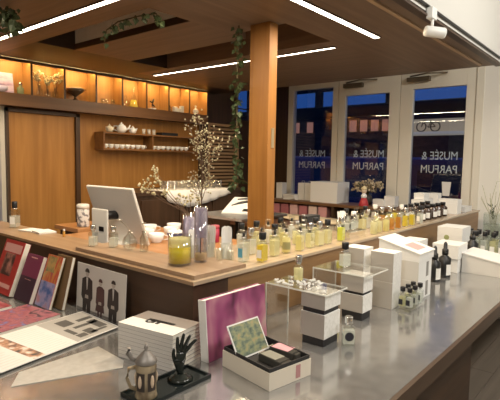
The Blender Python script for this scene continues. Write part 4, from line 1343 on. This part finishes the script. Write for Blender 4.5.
# open gift box with card and two bottles
def gift():
    t = thing('gift_box', 'open cream gift box lined in black before the pink book', 'box', (1.203, .927, ZC + .0006), R(-9.5))
    cream = mat('cream_card', (0.66, 0.60, 0.50), .55)
    hx, hy, h = .091, .115, .055
    b = B()
    b.box(-hx, hx, -hy, -hy + .003, 0, h).box(-hx, hx, hy - .003, hy, 0, h).box(-hx, -hx + .003, -hy + .003, hy - .003, 0, h).box(hx - .003, hx, -hy + .003, hy - .003, 0, h).box(-hx + .003, hx - .003, -hy + .003, hy - .003, 0, .003)
    b.build('outer_shell', cream, t)
    e = .0032
    b = B()
    b.box(-hx + e, hx - e, -hy + e, -hy + .006, .0035, h + .012).box(-hx + e, hx - e, hy - .006, hy - e, .0035, h + .012).box(-hx + e, -hx + .006, -hy + .006, hy - .006, .0035, h + .012).box(hx - .006, hx - e, -hy + .006, hy - .006, .0035, h + .012)
    b.box(-hx + .006, hx - .006, -hy + .006, hy - .006, .0035, .040)
    b.build('black_liner', M_BLKMAT, t)
    B().box(.022, .042, -hy - .0008, -hy - .0001, .008, .05).build('ribbon_mark', mat('dusty_pink', (0.45, 0.22, 0.22), .6), t)
    return t


gift()
ga = R(-9.5)
gm = Matrix.Translation((1.203, .927, ZC)) @ Matrix.Rotation(ga, 4, 'Z')
cdm = B().box(-.075, .075, -.0015, .0015, 0, .115)
cdm.box(-.070, .070, -.0022, -.0016, .005, .110, mi=1)
cd = cdm.build('postcard', [M_PAPER, ramp_mat('forest_print', [(0.3, (0.04, 0.06, 0.05)), (0.45, (0.13, 0.17, 0.12)), (0.58, (0.27, 0.28, 0.14)), (0.7, (0.40, 0.27, 0.13))], scale=(26, 26, 40), nscale=1.4, detail=5, rough=.4)])
cd.matrix_world = gm @ Matrix.Translation((-.012, .045, .0425)) @ Matrix.Rotation(R(6), 4, 'Z') @ Matrix.Rotation(R(-30), 4, 'X')
tag(cd, 'garden picture postcard propped up inside the open gift box', 'card')
for i, (x, y, top, lab) in enumerate(((-.005, -.045, mat('grey_flask_label', (0.22, 0.22, 0.18), .4), 'boxed scent flask with grey face, left one in the gift box'), (.068, -.02, mat('pink_flask_label', (0.66, 0.33, 0.38), .4), 'boxed scent flask with pink face, right one in the gift box'))):
    t = thing('scent_flask', lab, 'bottle', (0, 0, 0), 0, 'flasks lying in the gift box')
    t.matrix_world = gm @ Matrix.Translation((x, y, .0412)) @ Matrix.Rotation(R(-88 if i == 0 else -80), 4, 'Z')
    B().box(-.05, .045, -.024, .024, 0, .024, bevel=.003).build('glass_body', liquid('smoky_glass', (.16, .15, .13), .6), t)
    B().box(-.042, .025, -.022, .022, .0241, .0252).build('face_label', top, t)
    B().box(.046, .058, -.02, .02, .002, .022, bevel=.003).build('cap', MATS['smoky_glass'], t)
    B().box(-.062, -.0505, -.013, .013, .003, .02, bevel=.002).build('end_cap', M_SILVER, t)

# stack of books
rr = random.Random(11)
ang = R(10)
for i in range(9):
    t = thing('paperback', '%s pale paperback in the stack beside the black hand' % ['lowest', 'second lowest', 'third lowest', 'fourth lowest', 'middle', 'fourth highest', 'third highest', 'second highest', 'topmost key-marked'][i], 'book', (1.04, 1.270, ZC + .0006 + i * .0136), ang + rr.uniform(-.012, .012), 'paperbacks stacked by the ledge')
    hx, hy, h = .076, .120, .013
    B().box(-hx + .002, hx - .001, -hy + .001, hy - .001, .0016, h - .0016).build('pages', mat('page_edges', (0.66, 0.62, 0.54), .8), t)
    B().box(-hx, hx, -hy, hy, 0, .0015).box(-hx, -hx + .0018, -hy, hy, .0015, h - .0015).build('back_cover', mat('book_spine_grey', (0.60, 0.57, 0.53), .5), t)
    b = B().box(-hx, hx, -hy, hy, h - .0015, h)
    b.build('front_cover', mat('book_taupe', (0.25, 0.22, 0.20), .55), t)
    B().box(-hx - .0004, -hx + .072, -hy - .0003, hy + .0003, h + .0001, h + .0006).build('white_band', M_PAPER, t)
    if i == 8:
        k = B()
        k.tube([(.0, .045 + .011 * math.cos(a * .524), h + .0016 + .0) if False else (-.012 + .011 * math.cos(a * .524), .035 + .012 * math.sin(a * .524), h + .0014) for a in range(13)], .003, 6)
        k.box(.0, .012, -.06, .052, h + .0004, h + .002).box(-.02, .0, -.008, .004, h + .0004, h + .002).box(-.02, .0, .012, .022, h + .0004, h + .002)
        k.build('key_emblem', M_BLACK, t)

# black tray, hand, stein
t = B()
hx, hy = .130, .056
t.box(-hx, hx, -hy, hy, 0, .006).box(-hx, hx, -hy, -hy + .006, .006, .012).box(-hx, hx, hy - .006, hy, .006, .012).box(-hx, -hx + .006, -hy + .006, hy - .006, .006, .012).box(hx - .006, hx, -hy + .006, hy - .006, .006, .012)
t = t.build('tray', mat('lacquer_tray', (0.015, 0.02, 0.02), .15))
TR = (.915, 1.078)
tag(put(t, (TR[0], TR[1], ZC + .0006), (0, 0, 0)), 'black lacquer tray under the hand and the beer stein', 'tray')
ZT = ZC + .0072


def hand():
    t = thing('hand_sculpture', 'black ceramic hand with raised fingers standing on the tray', 'sculpture', (.962, 1.075, ZT), R(0))
    blk = mat('black_ceramic', (0.016, 0.02, 0.017), .18)
    B().lathe([(.036, 0), (.040, .004), (.030, .010), (.022, .014), (.017, .022)], 24).build('dish_base', blk, t)
    # one skinned body: wrist, palm, five unequal fingers
    me = bpy.data.meshes.new('hand')
    a = Vector((.64, -.77, 0))       # across the palm
    n_ = Vector((.77, .64, 0))       # palm normal
    V, E, Rr = [], [], []

    def add(p, r, prev=None):
        V.append(p)
        Rr.append(r)
        if prev is not None:
            E.append((prev, len(V) - 1))
        return len(V) - 1
    z = Vector((0, 0, 1))
    w0 = add(z * .018, .013)
    w1 = add(z * .036 + a * -.001, .0125, w0)
    p1 = add(z * .055, .0155, w1)
    p2 = add(z * .074 + a * .003, .016, p1)
    for off, ln, bend, spread_ in ((-.0115, .050, .006, .004), (-.0040, .060, .002, .012), (.0042, .058, .006, .020), (.0118, .046, .010, .028)):
        k0 = add(z * .088 + a * (off + .004), .0074, p2)
        k1 = add(z * (.088 + ln * .45) + a * (off * 1.25 + .004 + spread_ * .4) - n_ * bend * .2, .0066, k0)
        k2 = add(z * (.088 + ln * .78) + a * (off * 1.35 + .004 + spread_ * .8) - n_ * bend * .7, .0057, k1)
        add(z * (.088 + ln) + a * (off * 1.4 + .004 + spread_ * 1.1) - n_ * bend * 1.2, .0044, k2)
    t0 = add(z * .060 + a * -.018, .0072, p1)
    t1 = add(z * .080 + a * -.022, .0062, t0)
    add(z * .100 + a * -.019 - n_ * .004, .0045, t1)
    me.from_pydata([tuple(v) for v in V], E, [])
    o = link('hand', me, t)
    me.materials.append(blk)
    sk = o.modifiers.new('skin', 'SKIN')
    sk.use_smooth_shade = True
    for i, sv in enumerate(me.skin_vertices[0].data):
        sv.radius = (Rr[i], Rr[i])
        sv.use_root = (i == 0)
    for i in (2, 3):
        me.skin_vertices[0].data[i].radius = (Rr[i], Rr[i] * .95)
    o.modifiers.new('smooth', 'SUBSURF').levels = 2
    o.modifiers['smooth'].render_levels = 2


hand()


def stein():
    t = thing('beer_stein', 'painted beer stein with pewter lid on the tray front', 'stein', (.826, 1.068, ZT), R(25))
    t.scale = (.80, .80, 1.06)
    cer = ramp_mat('stein_ceramic', [(0.35, (0.12, 0.085, 0.05)), (0.6, (0.34, 0.27, 0.17))], nscale=22, rough=.4)
    B().lathe([(.038, 0), (.040, .004), (.037, .010), (.036, .02), (.036, .078), (.038, .082), (.036, .088), (.036, .096), (.032, .096), (.032, .02), (.0, .016)], 28).build('mug_body', cer, t)
    dkp = mat('stein_dark_paint', (0.035, 0.025, 0.02), .4)
    b = B()
    for k in range(5):
        a0 = R(72 * k)
        for q in range(5):
            c0, c1 = a0 + R(11 * q), a0 + R(11 * (q + 1))
            b.bm.faces.new([b.bm.verts.new((.0365 * math.cos(c), .0365 * math.sin(c), z)) for c, z in ((c0, .024), (c1, .024), (c1, .074), (c0, .074))])
    b.build('painted_panel', dkp, t)
    for k in range(5):
        a0 = R(72 * k + 27)
        B().ball((.0362 * math.cos(a0), .0362 * math.sin(a0), .05), .012, 10, (.6, .6, 1.5)).build('relief_figure', mat('stein_relief', (0.55, 0.42, 0.30), .5), t)
    B().lathe([(.0385, .0955), (.0395, .1), (.034, .108), (.022, .118), (.014, .124), (.006, .13), (.008, .136), (.003, .146)], 28).build('lid', mat('pewter', (0.24, 0.22, 0.20), .5, .5), t)
    h = Vector((-.3, .95, 0)).normalized()
    B().tube([h * .036 + Vector((0, 0, .082)), h * .062 + Vector((0, 0, .078)), h * .068 + Vector((0, 0, .05)), h * .056 + Vector((0, 0, .026)), h * .036 + Vector((0, 0, .02))], .006, 8).build('handle', cer, t)
    B().tube([h * .036 + Vector((0, 0, .1)), h * .05 + Vector((0, 0, .104)), h * .062 + Vector((0, 0, .122)), h * .06 + Vector((0, 0, .135))], [.005, .006, .012, .008], 8).build('thumb_lift', MATS['pewter'], t)


stein()

# ---- flat papers and a painted steel reflection
t = thing('leaflet', 'open white brochure with photo strip lying before the poster', 'brochure', (.93, 1.755, ZC + .0072), R(-4))
q = [(-.31, .05), (-.28, -.27), (.16, -.115), (.145, .135)]
fp = [(.63 - .93, 1.50 - 1.755), (1.115 - .93, 1.615 - 1.755), (1.10 - .93, 1.895 - 1.755), (.55 - .93, 1.80 - 1.755)]
B().prism(fp, 0, .003).build('sheet', M_PAPER, t)
b = B()
for (u0, u1, v0, v1) in ((.80, .93, .60, .95), (.80, .92, .25, .52), (.84, .93, .04, .2)):
    pass


def on_sheet(u, v):
    a = Vector(fp[0]).lerp(Vector(fp[1]), u)
    b_ = Vector(fp[3]).lerp(Vector(fp[2]), u)
    return a.lerp(b_, v)


def patch(b, u0, u1, v0, v1, z0, z1):
    b.prism([tuple(on_sheet(*p)) for p in ((u0, v0), (u1, v0), (u1, v1), (u0, v1))], z0, z1)


b = B()
patch(b, .60, .99, .02, .98, .0031, .0034)
b.build('grey_panel', mat('panel_grey', (0.42, 0.40, 0.37), .5), t)
b = B()
for u0, u1, v0, v1 in ((.66, .74, .10, .22), (.75, .83, .10, .30), (.66, .70, .25, .50), (.74, .95, .42, .50), (.78, .93, .12, .18), (.84, .97, .62, .72), (.70, .80, .60, .85), (.88, .96, .2, .55)):
    patch(b, u0, u1, v0, v1, .0035, .0037)
b.build('dark_marks', mat('mark_dark', (0.08, 0.075, 0.07), .5), t)
b = B()
patch(b, .24, .33, .02, .98, .0031, .0034)
b.build('photo_strip', ramp_mat('photo_strip', [(0.35, (0.06, 0.05, 0.05)), (0.5, (0.45, 0.22, 0.12)), (0.65, (0.75, 0.68, 0.60))], nscale=30, detail=3, rough=.4), t)
for u0, u1 in ((.36, .56), (.04, .20)):
    b = B()
    for i in range(14):
        v = .06 + i * .065
        patch(b, u0, u1 - (i % 3) * .012, v, v + .014, .0031, .0033)
    b.build('text_block', mat('text_grey', (0.66, 0.64, 0.60), .6), t)
mt = B().prism([(.60, 1.42), (.90, 1.285), (.935, 1.33), (.945, 1.50), (.66, 1.50)], 0, .0015).build('steel_reflection', ramp_mat('grey_reflection', [(0.3, (0.42, 0.40, 0.36)), (0.7, (0.52, 0.50, 0.46))], nscale=40, rough=.35))  # flat grey patch paints a brighter reflection on the steel worktop
tag(put(mt, (0, 0, ZC + .0006)), 'painted grey steel reflection with cut corner before the brochure', 'paper')
# what the brochure rests on
st2 = B().prism([(.60, 1.53), (1.10, 1.64), (1.085, 1.86), (.56, 1.78)], 0, .0058).build('folder', mat('dark_folder', (0.05, 0.055, 0.045), .6))
tag(put(st2, (0, 0, ZC + .0006)), 'thin dark folder lying under the open white brochure', 'folder')

# ---- poster of three people
ps = thing('poster', 'black and white poster of three standing people leaning on ledge', 'poster', (1.135, 1.79, ZC + .0006))
pm = Matrix.Rotation(R(3), 4, 'Y')
# local y runs along the ledge (+y = image left), z up
sheet = B().box(-.003, 0, -.185, .185, 0, .212)
o = sheet.build('sheet', mat('poster_paper', (0.56, 0.53, 0.49), .5), ps)
o.matrix_local = pm
ink = mat('poster_ink', (0.030, 0.024, 0.024), .5)
ink2 = mat('poster_burgundy', (0.075, 0.035, 0.035), .5)
face = mat('poster_face', (0.40, 0.36, 0.32), .5)


def figure(yc, h, m, woman=False):
    """a printed person: flat shapes on the sheet"""
    b = B()
    s = h / .2

    def poly(pts, mi=0, x=-.0036):
        vs = [b.bm.verts.new((x, yc - p[0] * s * 1.22, p[1] * s)) for p in pts]
        f_ = b.bm.faces.new(vs)
        f_.material_index = mi
    sh_ = .034 if not woman else .029
    poly([(-sh_, .148), (-.012, .160), (.012, .160), (sh_, .148), (sh_ + .004, .07), (sh_ - .004, .055), (-sh_ + .004, .055), (-sh_ - .004, .07)])
    if woman:
        poly([(-.028, .06), (.028, .06), (.034, .025), (-.034, .025)])
        poly([(-.018, .026), (-.005, .026), (-.006, 0), (-.015, 0)])
        poly([(.005, .026), (.018, .026), (.015, 0), (.006, 0)])
    else:
        poly([(-.027, .058), (.027, .058), (.026, 0), (.004, 0), (0, .04), (-.004, 0), (-.026, 0)])
        poly([(-.006, .158), (.006, .158), (.003, .105), (-.001, .10)], 2, -.0042)
    poly([(.012 * math.cos(a * .524), .178 + .016 * math.sin(a * .524)) for a in range(12)], 1, -.004)
    poly([(.0145 * math.cos(R(a)), .184 + .0165 * math.sin(R(a))) for a in range(-10, 200, 15)], 0, -.0046)
    poly([(-.012, .062), (.012, .062), (.010, .078), (-.010, .078)], 1, -.0044)
    b.bm.normal_update()
    o_ = b.build('printed_figure', [m, face, mat('poster_shirt', (0.5, 0.48, 0.45), .5)], ps)
    o_.matrix_local = pm
    sm_ = o_.modifiers.new('ink', 'SOLIDIFY')
    sm_.thickness = .0002


figure(.10, .195, ink)
figure(-.005, .165, ink2, True)
figure(-.10, .175, ink)
b = B().box(-.0034, -.0031, -.18, .18, .001, .012)
b.build('ground_shade', mat('poster_floor', (0.22, 0.20, 0.18), .5), ps).matrix_local = pm


# ---- magazines leaning on the ledge
def magazine(label, y, w_, h_, th, cover, spine, lean_, x=1.075, extra=None, band=None):
    t = thing('magazine', label, 'magazine', (x, y, ZC + .0006))
    m_ = Matrix.Translation((0, 0, th * math.sin(R(lean_)))) @ Matrix.Rotation(R(lean_), 4, 'Y')
    for nm, bx, m in (('cover', (-.001, .001, -w_ / 2, w_ / 2, 0, h_), cover), ('pages', (.0012, th - .0012, -w_ / 2 + .001, w_ / 2 - .001, .001, h_ - .002), mat('page_edges', (0.66, 0.62, 0.54), .8)), ('back_cover', (th - .001, th + .001, -w_ / 2, w_ / 2, 0, h_), spine)):
        B().box(*bx).build(nm, m, t).matrix_local = m_
    if extra:
        for nm, bx, m in extra:
            B().box(-.0016, -.0011, *bx).build(nm, m, t).matrix_local = m_
    return t


red = mat('red_cover', (0.45, 0.035, 0.04), .35)
magazine('red magazine with dark portrait leaning at the left frame edge', 2.44, .21, .265, .028, red, mat('red_back', (0.25, 0.03, 0.035), .5), 20, .985,
         [('masthead', (-.09, .09, .205, .248), mat('masthead_pink', (0.75, 0.40, 0.36), .5)), ('portrait', (-.05, .06, .09, .20), ramp_mat('portrait_print', [(0.4, (0.06, 0.03, 0.035)), (0.6, (0.55, 0.25, 0.20))], nscale=16, rough=.4)), ('text_line', (-.085, .085, .03, .05), mat('masthead_pink', (0.75, 0.40, 0.36), .5))])
mag = mat('magenta_cover', (0.20, 0.035, 0.09), .45)
magazine('plum book with dark lower half leaning between two magazines', 2.235, .155, .222, .02, mag, mag, 20, 1.0,
         [('lower_panel', (-.0775, .0775, 0, .115), mat('aubergine', (0.045, 0.022, 0.045), .5)), ('title_line', (-.03, .03, .205, .210), mat('masthead_pink', (0.75, 0.40, 0.36), .5)), ('subtitle_line', (-.03, .03, .10, .104), mat('masthead_pink', (0.75, 0.40, 0.36), .5))])
rb = ramp_mat('rainbow_cover', [(0.25, (0.30, 0.10, 0.20)), (0.45, (0.55, 0.10, 0.05)), (0.6, (0.60, 0.28, 0.08)), (0.75, (0.45, 0.36, 0.14))], scale=(12, 16, 5), nscale=1.6, detail=3, rough=.35, distortion=1.5)
magazine('colourful magazine with rainbow cover leaning nearest the poster', 2.085, .13, .238, .012, rb, mat('ochre_back', (0.22, 0.14, 0.06), .5), 18, 1.025,
         [('lower_print', (-.065, .065, 0, .115), ramp_mat('blue_print', [(0.35, (0.06, 0.14, 0.38)), (0.5, (0.36, 0.34, 0.55)), (0.65, (0.50, 0.22, 0.26))], scale=(9, 9, 9), nscale=2, rough=.35)), ('top_print', (-.02, .05, .16, .23), ramp_mat('green_print', [(0.4, (0.10, 0.20, 0.10)), (0.6, (0.55, 0.35, 0.12))], scale=(9, 9, 9), nscale=2, rough=.35))])
magazine('brown-backed magazine tucked behind the rainbow magazine', 2.04, .13, .238, .014, mat('olive_brown', (0.18, 0.11, 0.05), .5), mat('ochre_back', (0.22, 0.14, 0.06), .5), 14, 1.062)
t = thing('magazine', 'pink and blue magazine lying flat before the leaning ones', 'magazine', (.86, 2.0, ZC + .0006), R(8))
B().box(-.14, .14, -.12, .12, .001, .013).build('pages', MATS['page_edges'], t)
B().box(-.141, .141, -.121, .121, 0, .001).box(-.141, .141, -.121, .121, .0131, .0145).build('cover', ramp_mat('pinkblue_cover', [(0.32, (0.16, 0.20, 0.42)), (0.43, (0.30, 0.07, 0.09)), (0.55, (0.42, 0.15, 0.17)), (0.66, (0.08, 0.035, 0.05))], scale=(13, 13, 13), nscale=1.5, detail=4, rough=.3, distortion=1.0), t)
t = thing('magazine', 'crimson magazine lying flat at the lower left frame edge', 'magazine', (.80, 2.30, ZC + .0006), R(3))
B().box(-.12, .12, -.14, .14, .001, .013).build('pages', MATS['page_edges'], t)
B().box(-.121, .121, -.141, .141, 0, .001).box(-.121, .121, -.141, .141, .0131, .0145).build('cover', ramp_mat('crimson_cover', [(0.35, (0.06, 0.02, 0.03)), (0.5, (0.33, 0.045, 0.055)), (0.65, (0.42, 0.17, 0.17))], scale=(13, 13, 13), nscale=1.5, detail=4, rough=.3, distortion=1.0), t)
